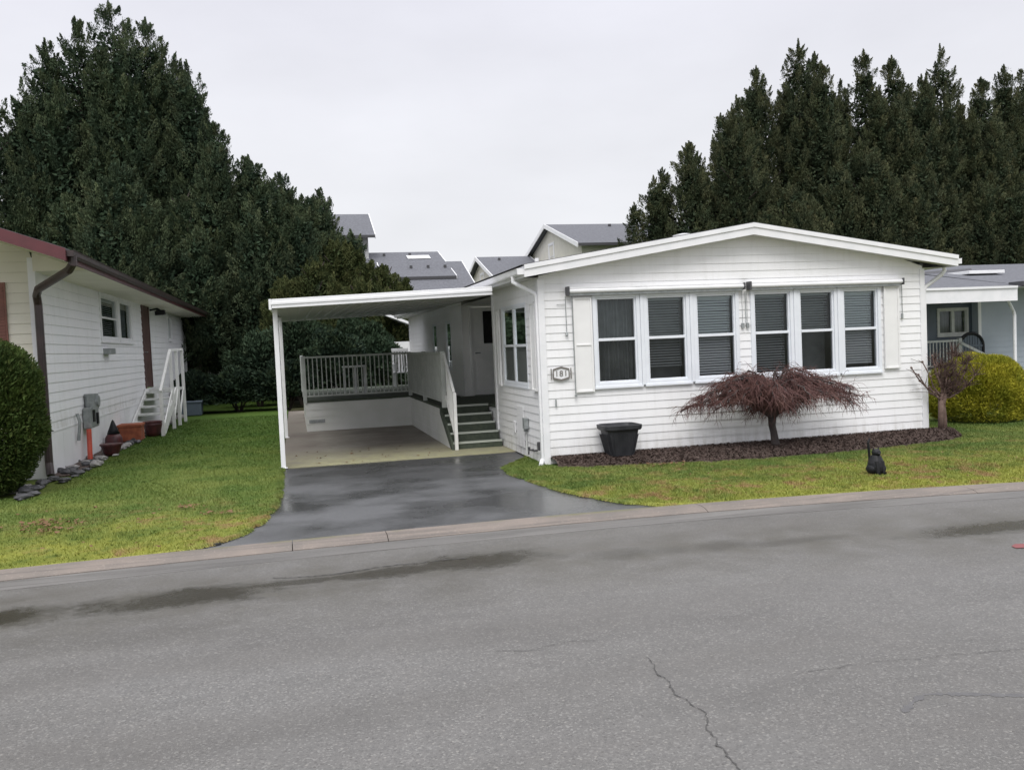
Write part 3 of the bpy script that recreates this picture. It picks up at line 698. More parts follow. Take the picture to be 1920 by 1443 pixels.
# alcove: return wall, inner wall, door wall
YD = 19.75; XI = 4.95
siding('alcove_wall', M['siding'], home, wall_T((XL, 16.24, 0), (1, 0, 0), (0, 1, 0)), 0, XI-XL, .7, 2.9)
siding('alcove_wall', M['siding'], home, wall_T((XI, 0, 0), (0, 1, 0), (-1, 0, 0)), 16.24, YD, .7, 2.9)
TD = wall_T((0, YD, 0), (1, 0, 0), (0, -1, 0))
siding('door_wall', M['siding'], home, TD, 3.73, XI, .7, 2.9, [(3.93, 4.82, .75, 2.76)])
b = MB(TD); b.box(3.87, 3.93, -.02, .03, .76, 2.82); b.box(4.82, 4.88, -.02, .03, .76, 2.82); b.box(3.93, 4.82, -.02, .03, 2.76, 2.82); b.build('door_frame', M['trim'], home)
b = MB(TD)
b.box(3.935, 4.815, -.045, -.01, .765, 2.755)
for z0, z1 in ((.86, 1.55), (1.62, 1.80)): b.box(4.02, 4.16, -.01, .0, z0, z1); 
d_ = b.build('door', M['trim'], home, bevel=.004)
MB(TD).box(4.20, 4.56, -.009, .001, 1.93, 2.66).build('pane', M['black'], d_)
MB(TD).tube([(4.0, -.01, 1.72), (4.0, .05, 1.72), (4.1, .05, 1.72)], .014, 8).build('handle', M['greymetal'], d_)
MB().quad((XL, 16.2, 2.80), (XI+.05, 16.2, 2.80), (XI+.05, YD+.05, 2.80), (XL, YD+.05, 2.80)).build('alcove_ceiling', M['soffit'], home)
XS2 = 3.73
TS2 = wall_T((XS2, 0, 0), (0, 1, 0), (-1, 0, 0))
hl = [(21.35, 22.05, 1.35, 2.5), (23.55, 24.25, 1.35, 2.5)]
siding('side_wall', M['siding'], home, TS2, YD+.02, 29.2, .7, 2.95, hl)
siding('side_skirt', M['siding'], home, TS2, YD+.02, 29.2, .0, .70)
for h in hl: window(home, TS2, h[0]+.02, h[1]-.02, h[2]+.02, h[3]-.02, None, blind=None, shal=True, fw=.04)
b = MB(); b.box(XS2-.028, XS2-.001, YD-.03, YD+.09, .75, 2.86); b.box(XS2-.028, XS2-.001, 29.1, 29.22, .0, 2.86); build_each(b, 'corner_trim', M['trim'], home)
MB().box(3.73, XR, 29.2, 29.24, 0, 3.0).build('rear_wall', M['siding'], home)
siding('side_wall', M['siding'], home, wall_T((XR, 0, 0), (0, 1, 0), (1, 0, 0)), YF, 29.2, .03, 2.95)
MB().quad((3.70, 13.1, .74), (XR-.05, 13.1, .74), (XR-.05, 29.1, .74), (3.70, 29.1, .74)).build('floor', M['curtain'], home)
siding('side_skirt', M['siding'], home, wall_T((XL, 0, 0), (0, 1, 0), (-1, 0, 0)), 16.24, YD+.01, .0, .70)
# roof, soffit, fascia
Y0r, Y1r = 12.76, 29.6; EX0, EX1, RX = 3.37, 10.93, 7.15
RZ = lambda x: 3.045+.1535*(3.78-abs(x-RX))
b = MB(); th = .022
for (a, c) in ((EX0-.03, RX), (RX, EX1+.03)):
    n = 12
    for i in range(n):
        xa, xb = a+(c-a)*i/n, a+(c-a)*(i+1)/n
        b.quad((xa, Y0r-.02, RZ(xa)+th), (xb, Y0r-.02, RZ(xb)+th), (xb, Y1r, RZ(xb)+th), (xa, Y1r, RZ(xa)+th))
        b.quad((xa, Y0r-.02, RZ(xa)+.002), (xb, Y0r-.02, RZ(xb)+.002), (xb, Y0r-.02, RZ(xb)+th), (xa, Y0r-.02, RZ(xa)+th))
roof = b.build('roof', M['shingle_b'], home)
b = MB(); b.lathe([(.10, 3.85), (.10, 4.04), (.23, 4.045), (.24, 4.10), (.08, 4.13)], 8.4, 18.0, 18); b.build('vent', M['trim'], roof)
b = MB(); b.lathe([(.05, 3.4), (.05, 3.86)], 5.6, 20, 12); b.build('vent', M['trim'], roof)
b = MB()
for (xa, xb) in ((EX0, RX), (RX, EX1)):
    za, zb_ = RZ(xa), RZ(xb); h = .172
    b.prism([(xa, za-h), (xb, zb_-h), (xb, zb_), (xa, za)], 1, Y0r-.018, Y0r+.004)
    b.prism([(xa, za-.055), (xb, zb_-.055), (xb, zb_+.012), (xa, za+.012)], 1, Y0r-.036, Y0r-.0185)
b.box(EX0, EX0+.02, Y0r+.01, Y1r, 2.875, 3.04); b.box(EX1-.02, EX1, Y0r+.01, Y1r, 2.875, 3.04)
b.build('fascia', M['trim'], home)
b = MB()
for (xa, xb) in ((EX0+.02, RX), (RX, EX1-.02)):
    b.quad((xa, Y0r, RZ(xa)-.150), (xb, Y0r, RZ(xb)-.150), (xb, YF+.02, RZ(xb)-.150), (xa, YF+.02, RZ(xa)-.150))
b.quad((EX0+.02, YF, 2.882), (XL+.4, YF, 2.882), (XL+.4, Y1r, 2.882), (EX0+.02, Y1r, 2.882)); b.quad((XR-.1, YF, 2.882), (EX1-.02, YF, 2.882), (EX1-.02, Y1r, 2.882), (XR-.1, Y1r, 2.882))
b.build('soffit', M['soffit'], home)
def gutter(x, sgn, ya, yb, z, m, parent):
    b = MB(); pr = [(0, .085), (0, 0), (.07, 0), (.085, .02), (.10, .07), (.112, .09), (.104, .092), (.09, .07), (.075, .03), (.065, .012), (.008, .012), (.008, .085)]
    b.prism([(x+sgn*p, z+q) for p, q in pr], 1, ya, yb); b.box(*(sorted((x, x+sgn*.10))), ya-.006, ya, z, z+.088)
    return b.build('gutter', m, parent)
gutter(EX0, -1, Y0r+.02, Y1r, 2.915, M['trim'], home); gutter(EX1, 1, Y0r+.02, Y1r, 2.915, M['trim'], home)
b = MB(); b.tube([(3.31, 13.22, 2.92), (3.31, 13.20, 2.83), (3.36, 13.15, 2.79), (3.60, 13.06, 2.64), (3.628, 13.05, 2.58)], .034, 10)
b.box(3.592, 3.626, 13.015, 13.075, .06, 2.60); b.tube([(3.61, 13.045, .10), (3.57, 12.99, .035), (3.55, 12.93, .03)], .034, 8); b.build('downspout', M['trim'], home)
b = MB(); b.tube([(10.98, 13.15, 2.93), (10.98, 13.13, 2.83), (10.90, 13.11, 2.76), (10.55, 13.08, 2.56), (10.50, 13.07, 2.48)], .032, 10); b.box(10.462, 10.52, 13.03, 13.10, .05, 2.50); b.build('downspout', M['trim'], home)

# ------------------------------------------------------------------ carport
cp = empty('carport', (1.5, 14.9, 0), 'flat white aluminium carport roof on slim posts left of the white home', 'carport')
x0c, x1c, y0c, y1c = -.31, 3.26, 14.5, 25.9
cz_ = lambda x, y: 2.625+.031*(x-x0c)+.0150*(y-y0c)
b = MB()
n = 16
for i in range(n):                                            # pans with raised joints
    xa, xb = x0c+.01+(x1c-x0c-.02)*i/n, x0c+.01+(x1c-x0c-.02)*(i+1)/n
    for (p, q, dz) in ((xa, xb-.03, 0.03), (xb-.03, xb, -.004)):
        b.quad((p, y0c+.02, cz_(p, y0c)+dz), (q, y0c+.02, cz_(q, y0c)+dz), (q, y1c, cz_(q, y1c)+dz), (p, y1c, cz_(p, y1c)+dz))
    b.quad((xb-.03, y0c+.02, cz_(xb, y0c)+.03), (xb-.03, y0c+.02, cz_(xb, y0c)-.004), (xb-.03, y1c, cz_(xb, y1c)-.004), (xb-.03, y1c, cz_(xb, y1c)+.03))
b.quad((x0c, y0c, cz_(x0c, y0c)+.11), (x1c, y0c, cz_(x1c, y0c)+.11), (x1c, y1c, cz_(x1c, y1c)+.11), (x0c, y1c, cz_(x0c, y1c)+.11))
b.build('roof_pans', M['panel_u'], cp)
b = MB()
F4 = lambda x, y, a, c: [(x, y, cz_(x, y)+a), (x, y, cz_(x, y)+c)]
b.prism([(x0c, cz_(x0c, y0c)-.010), (x1c, cz_(x1c, y0c)-.010), (x1c, cz_(x1c, y0c)+.135), (x0c, cz_(x0c, y0c)+.135)], 1, y0c-.02, y0c+.015)
b.prism([(x0c-.012, cz_(x0c, y0c)+.045), (x1c, cz_(x1c, y0c)+.045), (x1c, cz_(x1c, y0c)+.085), (x0c-.012, cz_(x0c, y0c)+.085)], 1, y0c-.034, y0c-.0205)
b.prism([(y0c-.02, cz_(x0c, y0c)-.03), (y1c, cz_(x0c, y1c)-.03), (y1c, cz_(x0c, y1c)+.137), (y0c-.02, cz_(x0c, y0c)+.137)], 0, x0c-.045, x0c-.004)
b.prism([(x0c, cz_(x0c, y1c)-.01), (x1c, cz_(x1c, y1c)-.01), (x1c, cz_(x1c, y1c)+.13), (x0c, cz_(x0c, y1c)+.13)], 1, y1c, y1c+.03)
b.build('fascia', M['trim'], cp, bevel=.004)
for py in (14.92, 20.3):
    b = MB(); b.box(-.31, -.235, py-.04, py+.04, .02, cz_(-.27, py)-.012); b.box(-.335, -.21, py-.065, py+.065, .024, .034)
    b.build('post', M['trim'], cp, bevel=.008)
for yb in (18.4, 22.1):
    pass

# ------------------------------------------------------------------ deck and stairs
deck = empty('entry_deck', (2.0, 19, 0), 'raised entry deck with grey baluster railing and green carpeted steps under the carport', 'deck')
DX0, DX1, DY, DZ = .19, 2.69, 21.5, .75
b = MB(); b.box(DX0-.02, XS2-.035, DY-.02, 28.0, DZ-.045, DZ+.0); b.box(DX1-.02, XL-.035, 17.0, DY-.02, DZ-.045, DZ+.0); b.box(XL-.035, XI-.02, 16.27, YD-.03, DZ-.045, DZ+.0); b.build('deck_floor', M['carpet'], deck)
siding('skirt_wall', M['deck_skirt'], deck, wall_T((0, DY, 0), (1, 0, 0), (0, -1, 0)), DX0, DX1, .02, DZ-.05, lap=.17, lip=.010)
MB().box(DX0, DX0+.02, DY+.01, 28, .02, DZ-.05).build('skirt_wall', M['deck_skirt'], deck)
TK = wall_T((DX1, 0, 0), (0, 1, 0), (-1, 0, 0))
b = MB(TK); b.add([(15.86, 0, .03), (DY-.001, 0, .03), (DY-.001, 0, DZ-.05), (16.98, 0, DZ-.05)], [(0, 1, 2, 3)])
for k in range(4):
    z = .03+.17*k; ys_ = 15.86+(z-.03)*1.67
    b.prism([(0, z), (.010, z), (0, z+.16)], 0, ys_, DY-.001) if False else b.box(ys_+.02, DY-.002, .0, .006, z, z+.006)
b.build('skirt_wall', M['deck_skirt'], deck)
b = MB(); b.box(.25, .62, DY-.020, DY-.004, .22, .30)
for k in range(8): b.box(.262+k*.043, .29+k*.043, DY-.026, DY-.0205, .235, .285)
b.build('vent', M['greymetal'], deck)
st = MB(); ns = MB()
for k in range(5):
    y = 15.80+.27*k; z = .15*(k+1)
    if k < 4: st.box(DX1+.02, XL-.035, y, 17.02 if k == 3 else y+.27+.02, z-.15 if k else .024, z)
    st.box(DX1+.02, XL-.035, y+.002, y+.02, z-.15 if k else .024, z-.001) if k == 4 else None
    ns.box(DX1+.02, XL-.035, y-.012, y+.035, z+.001, z+.006); ns.box(DX1+.02, XL-.035, y-.014, y-.003, z-.030, z+.006)
sto = st.build('steps', M['carpet'], deck); ns.build('nosing', M['nosing'], sto)
b = MB(); b.prism([(15.72, .024), (15.90, .024), (17.0, .60), (17.0, .76), (15.80, .16)], 0, DX1-.014, DX1+.018); b.build('stringer', M['carpet'], deck)
rail = MB(); zt_ = 1.80
rail.box(DX0, DX1+.02, DY-.03, DY+.03, zt_-.045, zt_); rail.box(DX0, DX1, DY-.015, DY+.015, DZ+.09, DZ+.125)
rail.box(DX1-.03, DX1+.03, 16.5, DY-.03, zt_-.045, zt_); rail.box(DX1-.015, DX1+.015, 16.5, DY-.03, DZ+.09, DZ+.125)
rail.box(DX0-.02, DX0+.02, DY+.03, 27.9, zt_-.045, zt_); rail.box(DX0-.015, DX0+.015, DY+.03, 27.9, DZ+.09, DZ+.125)
ro = rail.build('railing', M['rail'], deck, bevel=.004)
for (x, y) in ((DX0, DY), (DX1, DY), (DX1, 19.0), (DX1, 16.5), (DX0, 24.6), (DX0, 27.9)):
    MB().box(x-.04, x+.04, y-.04, y+.04, DZ-.05 if x == DX0 else DZ, zt_+.01).build('post', M['rail'], ro, bevel=.004)
def bal(x, y): MB().box(x-.012, x+.012, y-.012, y+.012, DZ+.10, zt_-.04).build('baluster', M['rail'], ro)
for k in range(1, 24): bal(DX0+k*(DX1-DX0)/24, DY)
for k in range(1, 42): bal(DX1, 16.5+k*(DY-16.5)/42)
for k in range(1, 30): bal(DX0, DY+k*(27.9-DY)/30)
b = MB(); b.bar((DX1+.03, 16.50, 1.77), (DX1+.05, 15.70, 1.06), .05, .06); b.bar((DX1+.03, 16.50, .98), (DX1+.05, 15.76, .30), .03, .05)
hr = b.build('stair_rail', M['railw'], deck, bevel=.006)
MB().box(DX1+.03, DX1+.09, 15.66, 15.73, .024, 1.06).build('post', M['railw'], hr, bevel=.006)
for k in range(1, 5):
    y = 16.5-.155*k; zt2 = 1.77-(16.5-y)*.8875; MB().box(DX1+.03, DX1+.054, y-.012, y+.012, zt2-.80, zt2-.02).build('baluster', M['railw'], hr)
# table on deck
tb = empty('patio_table', (1.49, 23.5, .75), 'small pale patio table standing behind the deck railing', 'table')
MB().box(1.19, 1.80, 23.25, 23.75, 1.46, 1.50).build('tabletop', M['trim'], tb, bevel=.006)
for x, y in ((1.23, 23.3), (1.76, 23.3), (1.23, 23.7), (1.76, 23.7)): MB().box(x-.02, x+.02, y-.02, y+.02, .75, 1.46).build('leg', M['trim'], tb)
MB().box(1.48, 1.54, 23.40, 23.46, .75, 1.46).build('pedestal', M['trim'], tb)
# folding chair near the far end of the deck
ch = empty('patio_chair', (3.1, 26.6, .75), 'white high-backed patio chair at the far end of the deck', 'chair')
b = MB(); b.box(2.85, 3.35, 26.4, 26.9, 1.16, 1.20); b.build('seat', M['trim'], ch, bevel=.01)
b = MB()
for k in range(6): b.box(2.86+k*.085, 2.915+k*.085, 26.88, 26.92, 1.20, 1.84)
b.box(2.85, 3.35, 26.87, 26.93, 1.80, 1.90); b.build('backrest', M['trim'], ch, bevel=.008)
for x in (2.88, 3.32):
    MB().box(x-.02, x+.02, 26.42, 26.46, .75, 1.42).build('leg', M['trim'], ch); MB().box(x-.02, x+.02, 26.86, 26.9, .75, 1.2).build('leg', M['trim'], ch)
    MB().box(x-.03, x+.03, 26.40, 26.9, 1.42, 1.45).build('armrest', M['trim'], ch)

# ------------------------------------------------------------------ left neighbour's home
nh = empty('mobile_home', (-5.5, 16, 0), 'white sided mobile home at the left with maroon fascia and dark brown downpipe', 'mobile home')
XH, YH0, YH1 = -4.03, 15.8, 35.8
TH = wall_T((XH, 0, 0), (0, 1, 0), (1, 0, 0))
hh_ = [(20.65, 24.45, 2.36, 3.37), (26.0, 27.2, 1.10, 3.50), (31.1, 31.9, 2.50, 3.30)]
siding('side_wall', M['siding_l'], nh, TH, YH0, YH1, .75, 3.66, hh_, lap=.165, lip=.014)
b = MB(TH); y = YH0
while y < YH1:
    b.box(y, min(y+.58, YH1)-.006, -.02, .006, .03, .752); y += .58
b.box(YH0, YH1, -.02, .016, .745, .775); b.build('skirt', M['skirt'], nh)
window(nh, TH, 20.70, 22.55, 2.42, 3.31, 2.86, blind='slats', m=M['trim'], fw=.09); window(nh, TH, 22.82, 24.36, 2.42, 3.31, None, blind='curtain', m=M['trim'], fw=.09)
MB(TH).box(22.65, 22.72, -.06, .03, 2.36, 3.37).build('mullion_cover', M['trim'], nh)
window(nh, TH, 31.14, 31.86, 2.54, 3.26, None, blind='curtain', m=M['trim'], fw=.06)
b = MB(TH); b.box(26.0, 26.08, -.03, .04, 1.10, 3.50); b.box(27.12, 27.2, -.03, .04, 1.10, 3.50); b.box(26.08, 27.12, -.03, .04, 3.42, 3.50); b.build('door_frame', M['doorbrown'], nh)
dd = MB(TH).box(26.08, 27.12, -.03, .022, 1.12, 3.42).build('door', M['doorbrown'], nh, bevel=.01)
MB(TH).tube([(26.2, .02, 2.1), (26.2, .07, 2.1), (26.3, .07, 2.1)], .016, 6).build('handle', M['greymetal'], dd)
b = MB(TH); b.box(20.75, 21.3, .0, .16, 2.05, 2.18); b.build('dryer_vent', M['greymetal'], nh, bevel=.01)
b = MB(TH); b.tube([(27.55, .0, 3.32), (27.55, .22, 3.36), (27.55, .30, 3.30)], .03, 8); b.box(27.42, 27.68, .20, .42, 3.18, 3.32); b.box(28.5, 28.7, .0, .22, 3.22, 3.34); b.build('wall_lamp', M['black'], nh, bevel=.01)
TG = wall_T((0, YH0, 0), (1, 0, 0), (0, -1, 0))
eaveZ, rX, eX, sl = 3.56, -7.6, -3.17, .36
gzt = lambda x: eaveZ-.165+sl*(eX-x)
gz = lambda z: (2*rX-XH, XH) if z < gzt(XH) else (2*rX-(eX-(z-eaveZ+.165)/sl), eX-(z-eaveZ+.165)/sl)
siding('front_wall', M['siding_cream'], nh, TG, 2*rX-XH, XH, .75, 4.95, [(-6.6, -4.92, 1.9, 3.2)], lap=.165, lip=.014, lim=gz)
window(nh, TG, -6.58, -4.94, 1.92, 3.18, 2.55, blind='curtain', m=M['trim'])
b = MB(TG); b.box(-4.88, -4.45, .02, .05, 1.85, 3.23)
for k in range(26): b.box(-4.85, -4.48, .05, .062, 1.89+k*.05, 1.92+k*.05)
b.build('shutter', M['redshut'], nh)
MB().box(2*rX-XH, XH, YH0-.004, YH0+.02, .03, .75).build('skirt', M['skirt'], nh)
b = MB(); b.box(XH-.08, XH+.028, YH0-.028, YH0-.001, .03, 3.62); b.box(XH+.001, XH+.028, YH0, YH0+.10, .03, 3.62); b.box(XH+.001, XH+.028, YH1-.12, YH1, .03, 3.62); build_each(b, 'corner_trim', M['trim'], nh)
b = MB()
for s_ in (1, -1):
    xe = rX+s_*(eX-rX); zr = eaveZ+sl*(eX-rX)
    b.add([(xe, 14.2, eaveZ+.02), (rX, 14.2, zr+.02), (rX, YH1+.5, zr+.02), (xe, YH1+.5, eaveZ+.02),
           (xe, 14.2, eaveZ-.02), (rX, 14.2, zr-.02), (rX, YH1+.5, zr-.02), (xe, YH1+.5, eaveZ-.02)], [(0, 1, 2, 3), (7, 6, 5, 4), (0, 4, 5, 1), (2, 6, 7, 3), (0, 3, 7, 4)])
rf = b.build('roof', M['shingle_b'], nh)
b = MB(); zr = eaveZ+sl*(eX-rX)
b.prism([(eX, eaveZ-.17), (rX, zr-.17), (rX, zr+.012), (eX, eaveZ+.012)], 1, 14.165, 14.198)
b.prism([(2*rX-eX, eaveZ-.19), (rX, zr-.19), (rX, zr+.012), (2*rX-eX, eaveZ+.012)], 1, 14.165, 14.198)
b.box(eX-.03, eX-.002, 14.2, YH1+.5, eaveZ-.17, eaveZ-.012); b.build('fascia', M['maroon'], nh)
b = MB(); b.quad((XH-.2, YH0, eaveZ-.16), (eX-.03, YH0, eaveZ-.16), (eX-.03, YH1+.5, eaveZ-.16), (XH-.2, YH1+.5, eaveZ-.16))
b.quad((eX-.02, 14.2, eaveZ-.16), (rX, 14.2, zr-.16), (rX, YH0+.05, zr-.16), (eX-.02, YH0+.05, eaveZ-.16)); b.add([(eX-.03, YH0-.03, eaveZ-.162), (XH-.0, YH0-.03, eaveZ-.162), (XH-.0, YH0-.03, eaveZ-.166+sl*(eX-XH))], [(0, 1, 2)]); b.build('soffit', M['siding_cream'], nh)
gutter(eX, 1, 14.22, YH1+.5, eaveZ-.10, M['brown'], nh)
b = MB(); b.tube([(-3.12, 14.34, 3.48), (-3.12, 14.34, 3.36), (-3.20, 14.45, 3.28), (-3.86, 15.35, 3.08), (-3.955, 15.60, 3.00), (-3.965, 15.70, 2.85), (-3.965, 15.70, .30), (-3.93, 15.60, .10)], .062, 10)
b.build('downpipe', M['brown'], nh)

# neighbour's side steps
sp = empty('wooden_steps', (-3.6, 24.5, 0), 'white wooden steps with handrail leading up to the brown side door', 'steps')
for k in range(6):
    y = 23.1+.5*k; z = .17*(k+1)
    MB().box(-3.98, -3.26, y, y+.44, z-.045, z).build('tread', M['trim_d'], sp)
MB().box(-3.98, -3.2, 26.05, 27.5, 1.0, 1.06).build('landing', M['trim_d'], sp)
for x in (-4.0, -3.24):
    b = MB(); b.prism([(22.95, .03), (23.35, .03), (26.1, .92), (26.1, 1.10), (25.8, 1.10), (22.95, .20)], 0, x, x+.04); b.build('stringer', M['railw'], sp)
b = MB(); b.bar((-3.2, 22.8, 1.10), (-3.2, 24.9, 2.12), .06, .07); b.bar((-3.2, 24.9, 2.12), (-3.2, 27.4, 2.15), .06, .07); b.build('handrail', M['railw'], sp)
for y, zt2 in ((22.85, 1.12), (24.9, 2.12), (26.1, 2.13), (27.4, 2.15)): MB().box(-3.24, -3.16, y-.04, y+.04, .03, zt2).build('post', M['railw'], sp)
for y0_, y1_ in ((22.9, 24.9), (24.9, 26.1), (26.1, 27.3)):
    b = MB(); b.bar((-3.2, y0_, .15), (-3.2, y1_, 1.05), .03, .07); b.build('brace', M['railw'], sp)

# utility meter on red conduit
um = empty('utility_meter', (-3.92, 18.2, 0), 'grey utility meter box on a red pipe beside the left home', 'meter')
b = MB(); b.box(-4.01, -3.86, 18.42, 19.12, .62, 1.02); b.build('meter_box', M['greymetal'], um, bevel=.02)
b = MB(); b.tube([(-3.9, 18.72, .98), (-3.9, 18.72, 1.28)], .13, 14); b.tube([(-3.88, 18.72, 1.13), (-3.76, 18.72, 1.13)], .11, 14); b.build('dial', M['greymetal'], um, smooth=False)
b = MB(); b.box(-3.86, -3.84, 18.56, 18.70, .74, .96); b.box(-3.86, -3.83, 18.86, 18.98, .68, .90); b.build('fitting', M['black'], um)
MB().tube([(-3.90, 18.35, .62), (-3.90, 18.30, .03)], .045, 10).build('pipe', M['redpipe'], um)
MB().tube([(-3.98, 17.85, .95), (-3.94, 17.85, .80), (-3.98, 17.85, .45)], .03, 8).build('conduit', M['greymetal'], um)

# ------------------------------------------------------------------ right neighbour's home
rn = empty('mobile_home', (20, 22, 0), 'grey-blue sided home with shingle roof and white porch fascia at the far right', 'mobile home')
TR1 = wall_T((0, 22.0, 0), (1, 0, 0), (0, -1, 0)); TR2 = wall_T((0, 22.28, 0), (1, 0, 0), (0, -1, 0))
siding('front_wall', M['siding_grey'], rn, TR1, 19.55, 32, .05, 2.95, lap=.16)
siding('porch_wall', M['siding_dark'], rn, TR2, 14.5, 19.6, .05, 3.05, [(18.38, 19.36, 1.61, 2.33)], lap=.16)
window(rn, TR2, 18.40, 19.34, 1.63, 2.31, None, mull=18.87, blind='curtain', m=M['trim_d'], fw=.07)
MB().box(19.50, 19.60, 21.965, 21.99, .05, 2.9).build('corner_trim', M['trim'], rn)
siding('side_wall', M['siding_grey'], rn, wall_T((19.55, 0, 0), (0, 1, 0), (-1, 0, 0)), 22.0, 22.28, .05, 2.95, lap=.16)
b = MB()
b.add([(14.2, 20.0, 2.84), (19.4, 20.0, 2.84), (19.4, 27, 3.95), (14.2, 27, 3.95)], [(0, 1, 2, 3)])
b.add([(19.4, 20.6, 2.94), (34, 20.6, 2.94), (34, 27, 3.98), (19.4, 27, 3.98)], [(0, 1, 2, 3)])
b.add([(14.2, 27, 3.95), (34, 27, 3.95), (34, 34, 2.8), (14.2, 34, 2.8)], [(0, 1, 2, 3)])
rr = b.build('roof', M['shingle'], rn)
MB().box(20.3, 21.6, 23.2, 24.4, 3.42, 3.52).build('skylight', M['trim'], rr, bevel=.01)
b = MB(); b.add([(15.0, 22.6, 3.29), (21.9, 24.9, 3.66), (21.9, 24.96, 3.72), (15.0, 22.66, 3.35)], [(0, 1, 2, 3)]); b.box(19.2, 19.7, 20.0, 20.5, 2.86, 2.98); b.build('roof_trim', M['darkmetal'], rr)
b = MB(); b.box(14.2, 18.95, 19.93, 19.99, 2.46, 2.84); b.box(18.95, 18.99, 19.99, 22, 2.5, 2.86); b.box(14.2, 18.93, 19.89, 19.93, 2.80, 2.86); b.build('fascia', M['trim'], rn)
b = MB(); b.box(19.4, 34, 20.52, 20.60, 2.84, 2.96); b.box(19.4, 34, 20.44, 20.52, 2.87, 2.95); b.build('gutter', M['trim'], rn)
MB().quad((14.2, 20.0, 2.60), (19.55, 20.0, 2.60), (19.55, 24.0, 2.75), (14.2, 24.0, 2.75)).build('porch_ceiling', M['soffit'], rn)
MB().quad((19.4, 20.6, 2.85), (34, 20.6, 2.85), (34, 22.0, 2.85), (19.4, 22.0, 2.85)).build('soffit', M['soffit'], rn)
MB().tube([(18.75, 20.05, 2.60), (18.80, 20.1, 2.48), (19.25, 20.4, 2.18), (19.30, 20.42, 2.08), (19.30, 20.42, .05)], .045, 8).build('downspout', M['trim'], rn)
pr = empty('porch_railing', (17.6, 21.4, 0), 'white porch railing in front of the slate blue wall at right', 'railing')
b = MB(); b.box(15.0, 18.35, 21.38, 21.44, 1.40, 1.46); b.box(15.0, 18.35, 21.39, 21.43, .72, .76)
for k in range(30): b.box(15.05+k*.11, 15.075+k*.11, 21.40, 21.42, .74, 1.42)
b.build('baluster_panel', M['rail'], pr)
MB().box(18.30, 18.40, 21.36, 21.46, .05, 1.50).build('post', M['rail'], pr)
b = MB(); b.bar((18.36, 21.35, 1.36), (19.3, 20.9, .75), .05, .07); b.build('handrail', M['rail'], pr)
MB().box(15.0, 18.45, 21.3, 24.0, .05, .62).build('porch_floor', M['trim_d'], pr)
ga = empty('arched_gate', (19.0, 21.7, 0), 'dark arch-topped gate between the porch railing and grey siding', 'gate')
pts = [(18.60, .05), (18.60, 1.25)]+[(19.0-.40*math.cos(t), 1.25+.36*math.sin(t)) for t in [math.pi*i/12 for i in range(13)]]+[(19.40, 1.25), (19.40, .05)]
MB().tube([(x, 21.7, z) for x, z in pts], .05, 8).build('arch_frame', M['black'], ga)
b = MB()
for k in range(8):
    x = 18.68+k*.09; zt2 = 1.25+.34*math.sqrt(max(0, 1-((x-19.0)/.4)**2)); b.box(x, x+.07, 21.69, 21.71, .1, zt2)
b.box(18.62, 19.38, 21.67, 21.69, 1.22, 1.28); b.box(18.62, 19.38, 21.67, 21.69, .4, .46); b.build('gate_panel', M['siding_dark'], ga)

# ------------------------------------------------------------------ things on the lawn and in the bed
# planter: tapered square-ish ribbed pot on a small foot
pt = empty('planter_pot', (4.735, 12.66, .12), 'large charcoal ribbed plastic planter tapering down against the white wall', 'planter')
b = MB(); cx_, cy_ = 4.735, 12.66
def sq(r_, z, n=20, p=5.0):
    o = []
    for k in range(n*2):
        t = math.pi*k/n; c, s_ = math.cos(t), math.sin(t); q = (abs(c)**p+abs(s_)**p)**(-1/p)
        o.append((cx_+c*q*r_*.93, cy_+s_*q*r_*.85, z))
    return o
rings = [sq(.175, .125), sq(.195, .14), sq(.255, .42), sq(.275, .52), sq(.305, .525), sq(.325, .545), sq(.33, .60), sq(.305, .605), sq(.285, .56), sq(.27, .55)]
n = 40; V_ = [p for r_ in rings for p in r_]
b.add(V_, [(i*n+k, i*n+(k+1) % n, (i+1)*n+(k+1) % n, (i+1)*n+k) for i in range(len(rings)-1) for k in range(n)]+[tuple(range(n-1, -1, -1)), tuple(range((len(rings)-1)*n, len(rings)*n))])
b.build('pot_body', M['pot'], pt)
b = MB()
for k in range(9):
    x = cx_-.16+k*.04; b.bar((x, cy_-.168, .17), (cx_+(x-cx_)*1.35, cy_-.222, .46), .012, .012)
for k in range(7):
    y = cy_-.12+k*.04; b.bar((cx_-.196, y, .17), (cx_-.262, cy_+(y-cy_)*1.3, .46), .012, .012)
b.build('rib', M['pot'], pt)
MB().lathe([(.13, .09), (.14, .125)], cx_, cy_, 20).build('foot', M['black'], pt)

# seated black cat statue
cs = empty('cat_statue', (7.15, 9.85, .04), 'small black seated cat statue with a thin upright tail on the front lawn', 'statue')
def blob(bm_, c, rx, ry, rz, n=16, m=10, f=None):
    V_ = []
    for i in range(m+1):
        ph = math.pi*i/m
        for k in range(n):
            t = 2*math.pi*k/n; V_.append((c[0]+rx*math.sin(ph)*math.cos(t), c[1]+ry*math.sin(ph)*math.sin(t), c[2]+rz*math.cos(ph)))
    bm_.add(V_, [(i*n+k, i*n+(k+1) % n, (i+1)*n+(k+1) % n, (i+1)*n+k) for i in range(m) for k in range(n)])
b = MB(); X0, Y0_ = 7.15, 9.85
prof = [(.0, .04), (.085, .045), (.105, .08), (.108, .13), (.098, .18), (.082, .22), (.066, .255), (.052, .275), (.0, .285)]
b.lathe(prof[1:-1], X0, Y0_, 20)
blob(b, (X0, Y0_-.01, .305), .056, .060, .050)
